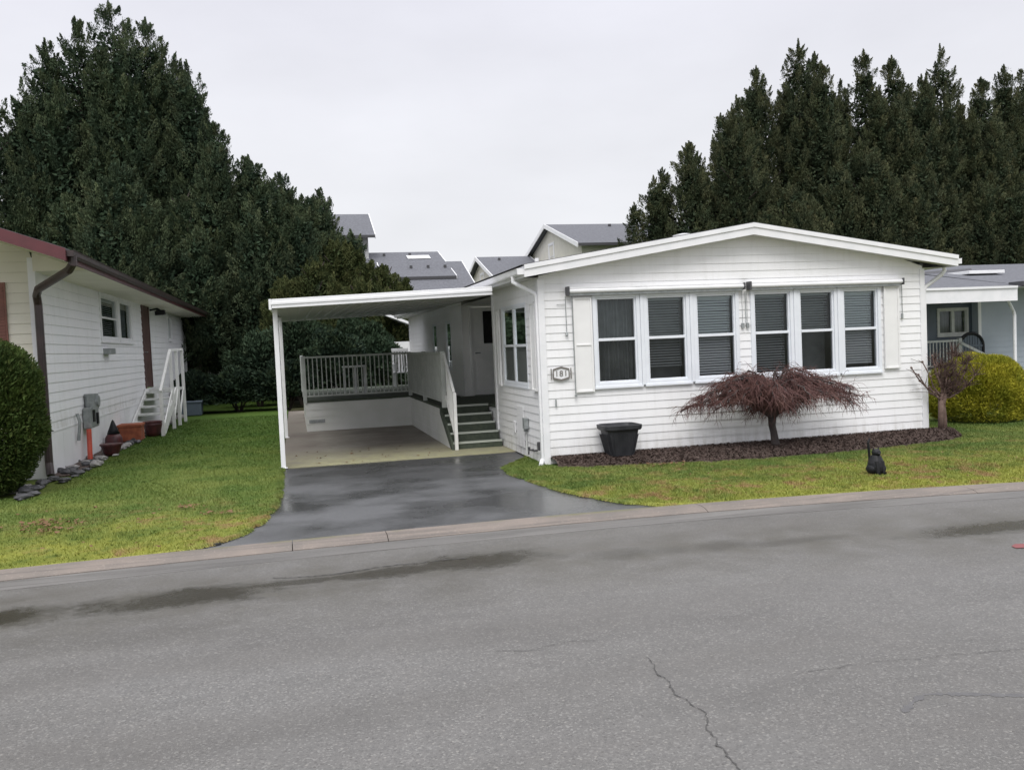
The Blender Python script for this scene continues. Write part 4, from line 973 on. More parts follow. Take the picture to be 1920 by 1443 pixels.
for s_ in (-1, 1):
    b.add([(X0+s_*.018, Y0_, .340), (X0+s_*.052, Y0_, .328), (X0+s_*.042, Y0_-.008, .385), (X0+s_*.034, Y0_+.018, .335), (X0+s_*.034, Y0_-.022, .335)], [(0, 4, 2), (4, 1, 2), (1, 3, 2), (3, 0, 2)])
    b.tube([(X0+s_*.04, Y0_-.07, .20), (X0+s_*.04, Y0_-.092, .10), (X0+s_*.04, Y0_-.10, .055), (X0+s_*.04, Y0_-.125, .05)], [.028, .023, .021, .022], 8)
    blob(b, (X0+s_*.078, Y0_+.0, .10), .045, .08, .06)
blob(b, (X0, Y0_-.066, .296), .022, .022, .016)
b.build('body', M['black'], cs, smooth=False)
b = MB(); b.tube([(X0-.02, Y0_+.09, .06), (X0+.02, Y0_+.15, .08), (X0+.02, Y0_+.155, .22), (X0+.0, Y0_+.15, .42), (X0+.03, Y0_+.15, .475)], [.018, .018, .017, .016, .012], 8); b.build('tail', M['black'], cs)

# ------------------------------------------------------------------ foliage generators
def leaf_quads(P, D, L, W, rg):
    """diamond leaves: centre P, direction D (unit), length L, width W"""
    N = len(P); rnd = rg.normal(size=(N, 3)); S = np.cross(D, rnd); S /= np.linalg.norm(S, axis=1, keepdims=True)+1e-9
    return np.stack([P-D*L[:, None]/2, P+S*W[:, None]/2, P+D*L[:, None]/2, P-S*W[:, None]/2], 1)
def conifer_crown(leaders, N, seed, ll=(.065, .15), lw=(.022, .044), zmin=1.0, squash=1.0, pw=.44, inner=.20, zcut=0.0):
    """leaders: (dx, dy, z0, z1, radius). Spires hung with overlapping upswept branchlets; returns quads and a tint per quad"""
    rg = np.random.default_rng(seed); A = np.array([(l[3]-l[2])*l[4] for l in leaders]); A = A/A.sum(); out_ = []; tn = []
    for li, (dx, dy, z0, z1, r_) in enumerate(leaders):
        n = int(N*A[li]); nb = max(40, int(n/150)); H = z1-z0
        tb_ = rg.uniform(0, 1, nb)**.85; ang = rg.uniform(0, 2*np.pi, nb)
        far = (np.sin(ang) > .25) & (rg.uniform(0, 1, nb) < .6)                    # fewer branchlets on the far side
        prof = np.clip((1-tb_), 0, 1)**pw*np.clip(tb_*5+.55, 0, 1)
        lob = 1+.15*np.sin(ang*3+seed+tb_*9)+.11*np.sin(ang*5+tb_*19+li)
        deep = rg.uniform(0, 1, nb)**1.7                                           # 0 = outer tip, 1 = recessed
        rb = r_*prof*(1.08-.42*deep)*lob+.04
        cb = np.stack([dx+rb*np.cos(ang), dy+rb*np.sin(ang)*squash, z0+tb_*H], 1)
        radb = np.stack([np.cos(ang), np.sin(ang), np.zeros(nb)], 1)
        ax = radb*rg.uniform(.35, 1.0, nb)[:, None]+np.array([0, 0, 1])*(rg.uniform(.10, .85, nb)+tb_*.9)[:, None]+rg.normal(0, .15, (nb, 3))
        ax /= np.linalg.norm(ax, axis=1, keepdims=True)
        bl = rg.uniform(.60, 1.35, nb)*(.40+.60*prof); bw = rg.uniform(.09, .19, nb)*(.6+.4*prof)
        tone = np.clip(.5+rg.normal(0, .26, nb)-.35*deep, 0, 1)  # random growth tint, darkened with depth as painted crown shade
        k = rg.integers(0, nb, n); k = k[~far[k]]; n = len(k); t = rg.uniform(0, 1, n)**1.1
        wdt = (.08+.92*np.minimum(1, t*1.6))*bw[k]
        P = cb[k]-ax[k]*((t-.10)*bl[k])[:, None]+np.clip(rg.normal(0, 1, (n, 3)), -1.7, 1.7)*wdt[:, None]
        D = ax[k]+rg.normal(0, .34, (n, 3)); D /= np.linalg.norm(D, axis=1, keepdims=True)
        out_.append(leaf_quads(P, D, rg.uniform(*ll, n), rg.uniform(*lw, n), rg)); tn.append(np.clip(tone[k]+.25*(.4-t), 0, 1))
        m_ = max(120, n//50); t = rg.uniform(.90, 1.01, m_); q = (1.02-t)*2.2        # the leader's own tip
        P = np.stack([dx+rg.uniform(-1, 1, m_)*q, dy+rg.uniform(-1, 1, m_)*q, z0+t*H], 1)
        D = rg.normal(0, .35, (m_, 3))+np.array([0, 0, 1.0]); D /= np.linalg.norm(D, axis=1, keepdims=True)
        out_.append(leaf_quads(P, D, rg.uniform(*ll, m_)*1.1, rg.uniform(*lw, m_), rg)); tn.append(np.full(m_, .45))
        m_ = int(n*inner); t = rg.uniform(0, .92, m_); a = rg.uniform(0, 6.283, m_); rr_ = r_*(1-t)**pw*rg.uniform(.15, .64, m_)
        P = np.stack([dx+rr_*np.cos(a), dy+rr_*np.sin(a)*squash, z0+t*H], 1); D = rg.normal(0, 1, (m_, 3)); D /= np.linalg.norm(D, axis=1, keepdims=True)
        out_.append(leaf_quads(P, D, rg.uniform(.16, .28, m_), rg.uniform(.07, .13, m_), rg)); tn.append(np.full(m_, .0))  # inner leaves take the darkest tint, interior shade put into the colour
    V4 = np.concatenate(out_); tn = np.concatenate(tn); zz = V4[:, :, 2].min(1)
    keep = (zz > zmin) & ((zz > zcut) | (rg.uniform(0, 1, len(zz)) < .25))
    return V4[keep], tn[keep]
def cedar(loc, h, r_, seed, label, group, m, N=24000, nlead=4, z0=1.2, name='cedar_tree', sq_=.85, **kw):
    rg = random.Random(seed); leaders = [(0, 0, z0, h, r_)]; N = int(N*6.2); r_ = r_*1.20; nlead += 2
    for k in range(nlead):
        a = rg.uniform(0, 6.28) if k > 1 else (0 if k == 0 else math.pi)+rg.uniform(-.5, .5)
        d = r_*rg.uniform(.40, .68); leaders.append((d*math.cos(a), d*math.sin(a)*sq_, z0+.2, h*rg.uniform(.78, .94), r_*rg.uniform(.50, .68)))
    t = empty(name, loc, label, 'tree', group)
    V4, tn = conifer_crown(leaders, N, seed, zmin=z0-.6, squash=sq_, **kw)
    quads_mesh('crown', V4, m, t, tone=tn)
    b = MB(); b.tube([(loc[0], loc[1], -.1), (loc[0]+.1, loc[1], h*.3), (loc[0], loc[1], h*.85)], [r_*.11+.05, r_*.085+.03, .03], 10)
    for k in range(14):
        z = z0+.3+k*h*.05; a = k*2.4; q_ = r_*.6*(1-z/h)**.5; b.tube([(loc[0], loc[1], z), (loc[0]+math.cos(a)*q_, loc[1]+math.sin(a)*q_, z+.7)], [.05, .015], 5)
    b.build('trunk', M['bark'], t)
    return t
GL, GR = 'tall cedars behind the left home', 'row of tall cedars behind the white home'
cedar((-7.9, 39.4, 0), 15.7, 2.3, 45, 'full cedar tucked just left of the tallest one in the left group', GL, M['cedar'], 24000, 4)
cedar((-11.2, 38.5, 0), 12.8, 2.5, 11, 'dark cedar cut off by the left edge of the picture', GL, M['cedar'], 24000)
cedar((-9.2, 40, 0), 15.0, 2.5, 12, 'thin-topped cedar, second from the left, with airy spires', GL, M['cedar'], 26000, 5)
cedar((-6.7, 40, 0), 16.6, 3.0, 13, 'tallest dark cedar of the left group reaching the top of the picture', GL, M['cedar'], 44000, 6)
cedar((-5.2, 39.2, 0), 15.7, 2.35, 14, 'tall cedar immediately right of the tallest one in the left group', GL, M['cedar'], 32000, 5)
cedar((-4.0, 40.5, 0), 14.2, 1.5, 15, 'dark cedar with a steep right edge against the open sky', GL, M['cedar'], 24000, 4)
cedar((-2.7, 38, 0), 11.3, 1.9, 16, 'mid-height green cedar above the gap between left home and carport', GL, M['cedar'], 26000, 4, z0=1.9)
cedar((-.2, 38.6, 0), 9.4, 2.2, 17, 'bushy cedar with a rounded top above the left corner of the carport roof', GL, M['cedar'], 24000, 4, z0=1.6)
cedar((1.1, 37.6, 0), 8.2, 2.1, 18, 'shorter cedar standing left of the far grey townhouse roof', GL, M['cedar'], 22000, 4, z0=1.4)
cedar((2.45, 36.6, 0), 6.2, 1.7, 19, 'low olive cedar in front of the far grey townhouse', GL, M['cedar_y'], 20000, 4, z0=.9)
cedar((3.6, 35.8, 0), 5.2, 1.4, 20, 'lowest light green cedar at the right end of the left group', GL, M['cedar_y'], 18000, 4, z0=.8)
cedar((-6.2, 36.9, 0), 9.5, 2.6, 41, 'broad lower cedar in front of the tallest one behind the left home', GL, M['cedar'], 26000, 5)
cedar((-3.9, 37.0, 0), 8.2, 2.1, 42, 'lower cedar rising over the far end of the left home roof', GL, M['cedar'], 22000, 5, z0=2.2)
cedar((-1.4, 37.6, 0), 9.9, 2.2, 46, 'broad low cedar between the two rounded ones above the carport corner', GL, M['cedar'], 20000, 5)
cedar((.5, 37.4, 0), 8.0, 2.2, 47, 'rounded low cedar left of the shorter one by the far townhouse roof', GL, M['cedar'], 20000, 5)
cedar((1.9, 36.6, 0), 6.4, 1.9, 48, 'rounded olive cedar under the far grey townhouse roof', GL, M['cedar_y'], 18000, 5, z0=.9)
cedar((.9, 35.6, 0), 5.4, 1.7, 43, 'low olive green conifer seen over the carport roof', GL, M['cedar_y'], 20000, 5, z0=.9)
cedar((2.6, 34.2, 0), 4.6, 1.5, 44, 'squat olive conifer touching the carport roof edge', GL, M['cedar_y'], 16000, 4, z0=.6)
R_ = [((17.7, 41, 0), 9.4, 1.35, 'thin brownish cedar at the left end of the right-hand row', 9000, 3), ((19.1, 40, 0), 11.5, 1.8, 'sparse pointed cedar second from the left in the right-hand row', 14000, 3),
      ((20.9, 39, 0), 12.9, 2.0, 'dense cedar on the left shoulder of the right-hand row', 26000, 4), ((23.4, 41, 0), 15.6, 2.3, 'full dark cedar just left of the tallest spire above the ridge', 30000, 5),
      ((25.2, 40, 0), 16.7, 2.3, 'cedar with the tallest dark spire left of the row centre', 32000, 5), ((27.4, 42, 0), 16.8, 2.1, 'cedar with twin tops right of the tallest spire', 28000, 4),
      ((28.9, 40, 0), 16.3, 1.9, 'slim cedar with a needle-like spire in mid-row', 26000, 4), ((31.3, 41, 0), 16.4, 2.0, 'cedar with a small knobbly top in mid-row', 26000, 4),
      ((31.0, 38.4, 0), 14.6, 1.8, 'lower olive cedar in front of the mid-row spires', 24000, 4), ((34.7, 41.5, 0), 17.3, 2.3, 'broad-topped cedar above the right end of the gable', 30000, 5),
      ((34.6, 38.5, 0), 14.6, 1.9, 'lower cedar in front of the broad-topped one', 24000, 4), ((37.4, 40, 0), 15.8, 1.9, 'cedar with a crooked top near the right edge of the picture', 26000, 4),
      ((39.9, 41, 0), 16.4, 2.1, 'cedar cut off by the right edge of the picture', 26000, 4)]
for i, (loc, h, r_, lab, N, nl) in enumerate(R_):
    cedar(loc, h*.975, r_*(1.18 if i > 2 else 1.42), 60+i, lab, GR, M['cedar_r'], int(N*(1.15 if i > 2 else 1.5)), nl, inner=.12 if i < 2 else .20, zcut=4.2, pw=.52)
for i, (loc, h, r_, lab) in enumerate([((22.3, 36.5, 0), 8.6, 2.0, 'low dark cedar behind the left slope of the front gable'), ((26.4, 37, 0), 10.8, 2.2, 'lower cedar behind the gable peak'),
                                       ((29.4, 36.5, 0), 9.8, 2.1, 'lower cedar behind the right slope of the gable'), ((33.2, 36.5, 0), 9.2, 2.2, 'lower dark cedar over the right eave'),
                                       ((36.6, 36.5, 0), 10.0, 2.2, 'lower brownish cedar above the right neighbour roof')]):
    cedar(loc, h, r_, 90+i, lab, GR, M['cedar_r'], 22000, 4, zcut=4.2)

def mound(name, loc, rx, ry, rz, N, m, label, cat, ll, lw, seed, lump=.12, group=None, flat=.0, up=.3, zc=0.0, power=1.0, low=-.25):
    rg = np.random.default_rng(seed); t = empty(name, loc, label, cat, group)
    n = N; u = rg.normal(size=(n, 3)); u /= np.linalg.norm(u, axis=1, keepdims=True); u[:, 2] = np.where(u[:, 2] < low, -u[:, 2], u[:, 2])
    lum = 1+lump*(np.sin(u[:, 0]*7+seed)*np.sin(u[:, 1]*6+1.3)+.7*np.sin(u[:, 2]*9+u[:, 0]*4))
    q = rg.uniform(.80, 1.03, n)*lum
    pq = 2/power; sx = u*((np.abs(u)**pq).sum(1)**(-1/pq))[:, None]
    P = sx*q[:, None]*np.array([rx, ry, rz])+np.array([0, 0, zc]); 
    D = u*.8+np.array([0, 0, up])+rg.normal(0, .4, (n, 3)); D /= np.linalg.norm(D, axis=1, keepdims=True)
    V4 = leaf_quads(P, D, rg.uniform(*ll, n), rg.uniform(*lw, n), rg)
    m_ = N//8; u2 = rg.normal(size=(m_, 3)); u2 /= np.linalg.norm(u2, axis=1, keepdims=True); u2[:, 2] = np.abs(u2[:, 2])
    P2 = u2*rg.uniform(.3, .8, m_)[:, None]*np.array([rx, ry, rz])+np.array([0, 0, zc]); D2 = rg.normal(size=(m_, 3)); D2 /= np.linalg.norm(D2, axis=1, keepdims=True)
    V4 = np.concatenate([V4, leaf_quads(P2, D2, rg.uniform(.15, .3, m_)*rx, rg.uniform(.1, .2, m_)*rx, rg)])
    V4 = V4[V4[:, :, 2].min(1) > .02]
    quads_mesh('foliage', V4, m, t)
    b = MB()
    for k in range(6):
        a = k*1.05; b.tube([(loc[0]+.05*math.cos(a), loc[1]+.05*math.sin(a), loc[2]), (loc[0]+rx*.45*math.cos(a), loc[1]+ry*.45*math.sin(a), loc[2]+zc+rz*.5)], [.04, .012], 6)
    b.build('stem', M['bark'], t)
    return t
mound('golden_cypress', (12.70, 14.35, .04), .86, .84, .77, 90000, M['gold'], 'golden green mounded cypress bush beside the white home', 'bush', (.04, .09), (.008, .018), 3, .05, up=.5, zc=.47, power=.92, low=-.55)
mound('clipped_hedge', (-4.95, 14.1, .04), 1.31, .85, 1.16, 130000, M['hedge'], 'dark green clipped conifer bush at the left edge of the picture', 'bush', (.045, .09), (.014, .028), 5, .03, up=.6, zc=1.14, power=.66, low=-1)
GB = 'dark evergreen shrubs at the end of the side lawn'
for i, (loc, rx, rz, N, lab) in enumerate([((-3.3, 31.3, 0), 1.0, 1.3, 9000, 'dark shrub at the far corner of the left home'), ((-1.9, 30.9, 0), 1.2, 1.35, 11000, 'broad dark laurel shrub ending the side lawn'),
      ((-.3, 30.7, 0), 1.2, 1.55, 11000, 'dark laurel shrub seen beside the carport post'), ((1.3, 31.2, 0), 1.3, 2.4, 15000, 'tall dark shrub behind the deck railing'),
      ((2.9, 31.8, 0), 1.0, 2.2, 11000, 'dark shrub by the far corner of the white home'), ((.2, 33.4, 0), 1.5, 3.1, 15000, 'tall loose shrub under the carport roof line'), ((2.2, 33.4, 0), 1.4, 3.0, 14000, 'tall mid-green shrub right of the loose one under the carport'), ((-1.3, 33.2, 0), 1.2, 2.4, 12000, 'grey-green shrub left of the carport post')]):
    mound('laurel_shrub', loc, rx, .9, rz*.62, N, M['laurel'] if i < 4 else M['cedar'], lab, 'shrub', (.10, .20), (.05, .10), 20+i, .12, GB, zc=rz*.42)

# ------------------------------------------------------------------ bare weeping maple in the bed
mp_ = empty('weeping_maple', (7.22, 12.45, .10), 'bare weeping maple with a wide umbrella of reddish purple twigs', 'tree')
rg = random.Random(21); b = MB(); bx, by, bz = 7.22, 12.45, .08
b.tube([(bx+.03, by, bz-.02), (bx+.02, by, bz+.10), (bx+.0, by, bz+.25), (bx-.02, by+.01, bz+.36), (bx-.02, by, bz+.48)], [.085, .062, .054, .055, .065], 12)
b.build('trunk', M['maple_bark'], mp_, smooth=True)
lim = MB(); tw = MB(); top = Vector((bx-.02, by, bz+.46))
def twig(bm_, p, d, L, r0, n=4, droop=.2, wig=.25, sides=3):
    pts = [p]; d = d.normalized(); s_ = L/n
    for i in range(n):
        d = (d+Vector((rg.gauss(0, wig), rg.gauss(0, wig), rg.gauss(0, wig)-droop))*.5).normalized(); pts.append(pts[-1]+d*s_)
    bm_.tube(pts, [r0*(1-.75*i/n) for i in range(n+1)], sides, False); return pts
EXr, EYf, EYb = 1.56, .80, .42
NB = 56
for k in range(NB):
    a = 2*math.pi*k/NB+rg.uniform(-.08, .08); reach = rg.choice((.45, .7, .9, 1.0))*rg.uniform(.92, 1.04)
    ex = EXr*reach*math.cos(a); ey = (EYb if math.sin(a) > 0 else EYf)*reach*math.sin(a)
    pk = .80-.28*reach**2+rg.uniform(-.16, .05)
    pts = []; n = 9; tot = math.hypot(ex, ey)
    for i in range(n+1):
        t = i/n; zz = pk*math.sin(min(1, t*1.75)*math.pi*.5)**.8-.20*(max(0, t-.52)/.48)**1.3*(.35+.65*reach)
        pts.append(top+Vector((ex*t+rg.gauss(0, .018), ey*t+rg.gauss(0, .015), zz+rg.gauss(0, .010))))
    lim.tube(pts, [.021*(1-.8*i/n)+.003 for i in range(n+1)], 5, False)
    for i in range(2, n+1):
        for q in range(7 if reach > .6 else 6):
            t = rg.random(); p = pts[i-1].lerp(pts[i], t); od = Vector((ex, ey, 0)).normalized()
            d = od*rg.uniform(.2, 1.1)+Vector((rg.gauss(0, .55), rg.gauss(0, .45), rg.uniform(-.45, .55)))
            L = rg.uniform(.12, .32); sub = twig(tw, p, d, L, .0052, 4, .42, .32)
            for w_ in range(3):
                p2 = sub[rg.randint(1, 4)]; twig(tw, p2, (sub[-1]-sub[0])+Vector((rg.gauss(0, .2), rg.gauss(0, .2), rg.uniform(-.25, .05))), rg.uniform(.06, .16), .0032, 3, .65, .25)
    # hanging curtain at the rim
    for q in range(8):
        p = pts[-1-rg.randint(0, 3)]; twig(tw, p, Vector((rg.gauss(0, .4), rg.gauss(0, .3), -.8)), rg.uniform(.10, .28), .0036, 3, .7, .25)
lim.build('branches', M['maple_bark'], mp_); tw.build('twigs', M['maple_twig'], mp_)

# small pollarded shrub-tree at the right corner
pm = empty('pruned_tree', (10.66, 12.85, .08), 'small hard-pruned bare tree with knobbly branches at the house corner', 'tree')
b = MB(); px_, py_ = 10.66, 12.85
b.tube([(px_, py_, .05), (px_+.02, py_, .3), (px_-.01, py_, .55), (px_+.02, py_, .72)], [.065, .045, .048, .06], 10)
b.tube([(px_-.05, py_, .08), (px_-.06, py_-.02, .4), (px_-.03, py_, .72)], [.05, .045, .05], 8); b.build('trunk', M['shrub_bark'], pm, smooth=True)
lim = MB(); tw = MB(); rg = random.Random(33)
for (dx, dz, dy) in ((-.50, .42, 0), (-.42, .60, -.05), (-.34, .22, -.1), (-.22, .72, 0), (-.60, .52, .02), (.0, .66, .1), (.14, .72, -.1), (.30, .68, 0), (.42, .56, .05), (.55, .62, 0), (.24, .50, .2), (.50, .38, -.15)):
    p = Vector((px_+.01, py_, .66)); e_ = p+Vector((dx, dy, dz)); pts = [p]
    for i in range(1, 5):
        t = i/4; pts.append(p.lerp(e_, t)+Vector((rg.gauss(0, .02), rg.gauss(0, .02), .10*math.sin(t*3.1)*(-1 if abs(dx) > .3 else 0)+rg.gauss(0, .015))))
    lim.tube(pts, [.022, .017, .013, .011, .009], 6)
    for q in (2, 3, 4): blob(lim, pts[q], .022, .022, .022, 6, 4)
    for q in range(7 if dx < -.1 else 120):
        p2 = pts[rg.randint(1, 4)]; twig(tw, p2, Vector((rg.gauss(0, .5), rg.gauss(0, .5), rg.uniform(-.1, 1.1))), rg.uniform(.08, .30), .0065, 3, -.1, .3)
lim.build('branches', M['shrub_bark'], pm); tw.build('twigs', M['shrub_twig'], pm)

# ------------------------------------------------------------------ stones and pots along the left home
def rock(loc, s, seed, m, label, group=None, name='garden_stone'):
    rg = random.Random(seed); b = MB(); n, mm = 9, 6; V_ = []
    for i in range(mm+1):
        ph = math.pi*i/mm
        for k in range(n):
            t = 2*math.pi*k/n; q = rg.uniform(.78, 1.15); q *= 1+.25*math.cos(3*t+seed)*math.sin(ph); V_.append((loc[0]+s[0]*q*math.sin(ph)*math.cos(t), loc[1]+s[1]*q*math.sin(ph)*math.sin(t), loc[2]+s[2]*(.7+q*.3*math.cos(ph)+.4*math.cos(ph))))
    b.add(V_, [(i*n+k, i*n+(k+1) % n, (i+1)*n+(k+1) % n, (i+1)*n+k) for i in range(mm) for k in range(n)])
    o = b.build(name, m, loc=loc); setp(o, label, 'stone', group); return o
rgn = random.Random(77); GS = 'stones edging the bed beside the left home'; y = 13.5; i = 0
while y < 30:
    w_ = rgn.uniform(.05, .13); dark = y < 16.5
    lab = ('dark rough stone beside the clipped bush below the left home corner' if y < 15.4 else 'dark stone at the near corner of the left home skirt' if y < 16.5 else
           'weathered grey stone edging the bed before the red pipe' if y < 20 else 'weathered grey stone edging the bed near the side steps' if y < 25 else 'small grey stone at the far end of the left home')
    xq = -3.72+rgn.uniform(-.14, .16)+(.05 if y > 17 else -.02)
    rock((xq, y, .03), (w_, w_*1.2, w_*rgn.uniform(.5, .8)), 200+i, M['stone_d'] if dark or rgn.random() < .25 else M['stone'], lab, GS); i += 1
    if rgn.random() < .6: rock((xq-.22, y+.2, .03), (w_*.7, w_*.7, w_*.6), 300+i, M['stone_d'] if rgn.random() < .5 else M['stone'], lab, GS)
    y += w_*2.0+rgn.uniform(.02, .12)
MB().box(-4.02, -3.66, 15.9, 31, -.02, .048).build('gravel_strip', M['mulch'])['kind'] = 'structure'
t = empty('terracotta_planter', (-3.62, 21.9, .04), 'terracotta orange box planter at the foot of the white steps', 'planter')
b = MB(); b.box(-3.98, -3.50, 21.55, 22.1, .05, .42); b.build('planter_body', M['terracotta'], t, bevel=.03)
b = MB(); b.box(-4.0, -3.48, 21.53, 22.12, .38, .44); b.build('planter_rim', M['terracotta'], t, bevel=.01)
t = empty('plant_pot', (-3.72, 22.55, .04), 'dark wine-red pot below the lowest white step', 'pot')
b = MB(); b.lathe([(.12, .05), (.17, .12), (.22, .33), (.20, .38), (.17, .36)], -3.42, 22.8, 16); b.build('pot_body', M['wine'], t); b = MB(); b.lathe([(.20, .375), (.225, .38), (.225, .41), (.20, .41)], -3.42, 22.8, 16); b.build('pot_rim', M['wine'], t)
t = empty('garden_ornament', (-3.82, 20.2, .04), 'dark weathered garden ornament with a pointed top among the stones', 'ornament')
b = MB(); b.lathe([(.14, .05), (.19, .12), (.17, .28), (.12, .36)], -3.82, 20.2, 14); b.build('body', M['wine'], t, smooth=True); b = MB(); b.lathe([(.13, .36), (.09, .46), (.03, .62), (.004, .66)], -3.82, 20.2, 14); b.build('pointed_top', M['black'], t, smooth=True)
t = empty('plant_pot', (-3.70, 18.9, .04), 'low dark red pot beside the red pipe', 'pot')
b = MB(); b.lathe([(.12, .05), (.15, .1), (.20, .24), (.17, .26)], -3.62, 18.85, 14); b.build('pot_body', M['wine'], t); b = MB(); b.lathe([(.19, .235), (.215, .24), (.215, .27), (.19, .27)], -3.62, 18.85, 14); b.build('pot_rim', M['wine'], t)
t = empty('storage_box', (-3.3, 31.0, 0), 'dark grey garden storage box at the end of the left home', 'box')
MB().box(-3.62, -3.0, 29.9, 30.5, .04, .44).build('box_body', M['siding_dark'], t, bevel=.02); MB().box(-3.65, -2.97, 29.87, 30.53, .44, .50).build('lid', M['siding_dark'], t, bevel=.02)
# leaves on the ground
b = MB(); rg = random.Random(12)
def leaf(x, y, s, z=.05):
    a = rg.uniform(0, 6.28); P_ = [(s*math.cos(a+q)*f, s*math.sin(a+q)*f) for q, f in ((0, 1), (1.2, .6), (2.2, .45), (3.14, .9), (4.2, .5), (5.2, .6))]
    b.add([(x+p, y+q, z+rg.uniform(0, .02)) for p, q in P_], [(0, 1, 2, 3, 4, 5)])
for k in range(70): x = rg.uniform(-5, -1.0); leaf(x, kerb_y(x)+rg.uniform(.1, 3.2), rg.uniform(.02, .05), .07)
for k in range(50): x = rg.uniform(4, 11); leaf(x, kerb_y(x)+rg.uniform(.1, 2.6), rg.uniform(.015, .03), .07)
for (lx, ly, ls, ln) in ((-3.0, 11.2, .22, 60), (-2.75, 10.7, .12, 30), (-1.4, 11.6, .10, 16), (-1.0, 11.0, .10, 12), (5.1, 12.0, .25, 26)):
    for k in range(ln): leaf(rg.gauss(lx, ls), rg.gauss(ly, ls*.8), rg.uniform(.02, .045), .05)
for k in range(26): leaf(rg.uniform(-.2, 2.5), rg.uniform(15, 17), rg.uniform(.02, .04), .026)
setp(b.build('fallen_leaves', M['leaf_brown']), 'brown fallen leaves scattered over the lawns', 'leaves', kind='stuff')
b = MB(); b.lathe([(.055, .013), (.05, .030)], -.87, 9.27, 16); setp(b.build('valve_cover', M['black'], loc=(-.87, 9.27, 0)), 'small black valve cover at the left corner of the driveway', 'valve cover')

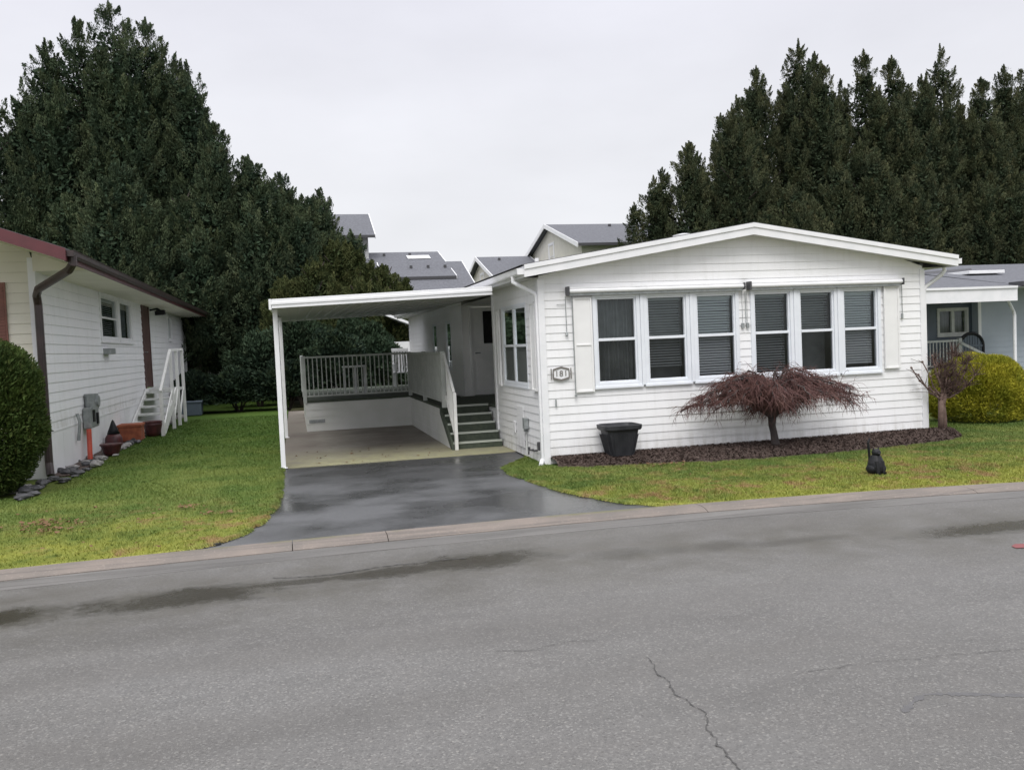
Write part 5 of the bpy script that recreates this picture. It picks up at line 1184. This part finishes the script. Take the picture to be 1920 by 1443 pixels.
# ------------------------------------------------------------------ buildings far behind
def gable_house(name, x0, x1, yf, yb, ze, zr, label, wall, win=True, parent=None, oh=.5, skylight=None, z0=0):
    yr = (yf+yb)/2; t = parent or empty(name, ((x0+x1)/2, yr, 0), label, 'house', 'townhouses beyond the cedars')
    b = MB(); b.add([(x0, yf+oh, z0), (x0, yf+oh, ze), (x0, yr, zr-.15), (x0, yb-oh, ze), (x0, yb-oh, z0)], [(0, 1, 2, 3, 4)]); b.add([(x1, yf+oh, z0), (x1, yf+oh, ze), (x1, yr, zr-.15), (x1, yb-oh, ze), (x1, yb-oh, z0)], [(4, 3, 2, 1, 0)])
    b.quad((x0, yf+oh, z0), (x1, yf+oh, z0), (x1, yf+oh, ze), (x0, yf+oh, ze)); b.quad((x0, yb-oh, z0), (x1, yb-oh, z0), (x1, yb-oh, ze), (x0, yb-oh, ze)); b.build('wall', wall, t)
    a, c = x0-.35, x1+.35; b = MB(); s_ = (zr-ze)/(yr-yf)
    for (ya, yb_) in ((yf, yr), (yb, yr)):
        b.add([(a, ya, ze), (c, ya, ze), (c, yb_, zr), (a, yb_, zr), (a, ya, ze-.08), (c, ya, ze-.08), (c, yb_, zr-.08), (a, yb_, zr-.08)], [(0, 1, 2, 3), (4, 5, 6, 7), (0, 1, 5, 4), (0, 3, 7, 4), (1, 2, 6, 5)])
    rf = b.build('roof', M['shingle'], t)
    b = MB()
    for xx in (a-.04, c):
        for (ya, yb_) in ((yf, yr), (yb, yr)): b.add([(xx, ya, ze-.22), (xx, ya, ze+.03), (xx, yb_, zr+.03), (xx, yb_, zr-.22), (xx+.04, ya, ze-.22), (xx+.04, ya, ze+.03), (xx+.04, yb_, zr+.03), (xx+.04, yb_, zr-.22)], [(0, 1, 2, 3), (7, 6, 5, 4), (0, 3, 7, 4), (1, 2, 6, 5), (0, 1, 5, 4)])
    build_each(b, 'bargeboard', M['trim'], t)
    MB().box(a, c, yf-.10, yf-.003, ze-.16, ze-.02).build('gutter', M['darkmetal'], t)
    if win:
        T = wall_T((x0, 0, 0), (0, 1, 0), (-1, 0, 0)); zc_ = ze+(zr-ze)*.12
        window(t, T, yr-.55, yr+.35, zc_-.9, zc_+.35, zc_-.3, blind='slats', m=M['trim'], blind_m=M['trim'], fw=.14, sill=False)
    b = MB()
    for k in range(3 if (c-a) > 4 else 1):
        xx = a+(c-a)*(.35+.2*k); b.box(xx, xx+.14, yr-1.0, yr-.86, zr-.9*s_-.15, zr-.9*s_+.13)
    b.build('vent', M['darkmetal'], rf)
    if skylight: b = MB(); b.add([(p[0], p[1], ze+s_*(p[1]-yf)+.05) for p in ((skylight[0], skylight[2]), (skylight[1], skylight[2]), (skylight[1], skylight[3]), (skylight[0], skylight[3]))], [(0, 1, 2, 3)]); b.build('skylight', M['trim'], rf)
    return t
gable_house('townhouse', 14.9, 24.5, 43.9, 56.1, 6.95, 8.74, 'beige townhouse with a tall white-trimmed gable window behind the main roof', M['wall_beige'])
gable_house('townhouse', 11.55, 14.3, 49.0, 59.0, 5.65, 7.33, 'small-gabled townhouse partly hidden by the left eave of the white home', M['wall_beige'])
th = gable_house('townhouse', 1.5, 8.15, 46.2, 57.8, 5.6, 7.50, 'low grey-roofed townhouse with a white skylight above the carport', M['wall_pale'], win=False, skylight=(6.5, 7.8, 50.1, 50.9))
gable_house('townhouse', 5.0, 8.95, 44.6, 53.0, 4.75, 6.60, None, M['wall_pale'], win=False, parent=th)
gable_house('townhouse', -4, 4.35, 50, 57, 8.28, 9.95, 'tall grey townhouse top showing above the cedars at left', M['wall_pale'], win=False)
sh = empty('garden_shed', (4.2, 33.5, 0), 'small white shed with sloping roof behind the far end of the deck', 'shed')
MB().box(3.55, 5.6, 33.3, 35, 0, 2.15).build('wall', M['trim'], sh)
b = MB(); b.add([(3.3, 33.0, 3.25), (5.9, 33.0, 2.2), (5.9, 35.3, 2.2), (3.3, 35.3, 3.25), (3.3, 33.0, 3.15), (5.9, 33.0, 2.1), (5.9, 35.3, 2.1), (3.3, 35.3, 3.15)], [(0, 1, 2, 3), (7, 6, 5, 4), (0, 4, 5, 1), (0, 3, 7, 4)]); b.build('roof', M['trim'], sh)
sh = empty('garden_shed', (-3.6, 44, 0), 'pale building glimpsed between trunks at the end of the side lawn', 'shed')
MB().box(-6.5, 1.2, 44, 47, 0, 2.6).build('wall', M['wall_pale'], sh); MB().box(-6.7, 1.4, 43.8, 47.2, 2.6, 2.8).build('roof', M['shingle'], sh)

for o in bpy.data.objects:
    for k in ('_o',):
        if k in o: del o[k]
scene.cycles.use_adaptive_sampling = True
scene.cycles.max_bounces = 8; scene.cycles.transparent_max_bounces = 12
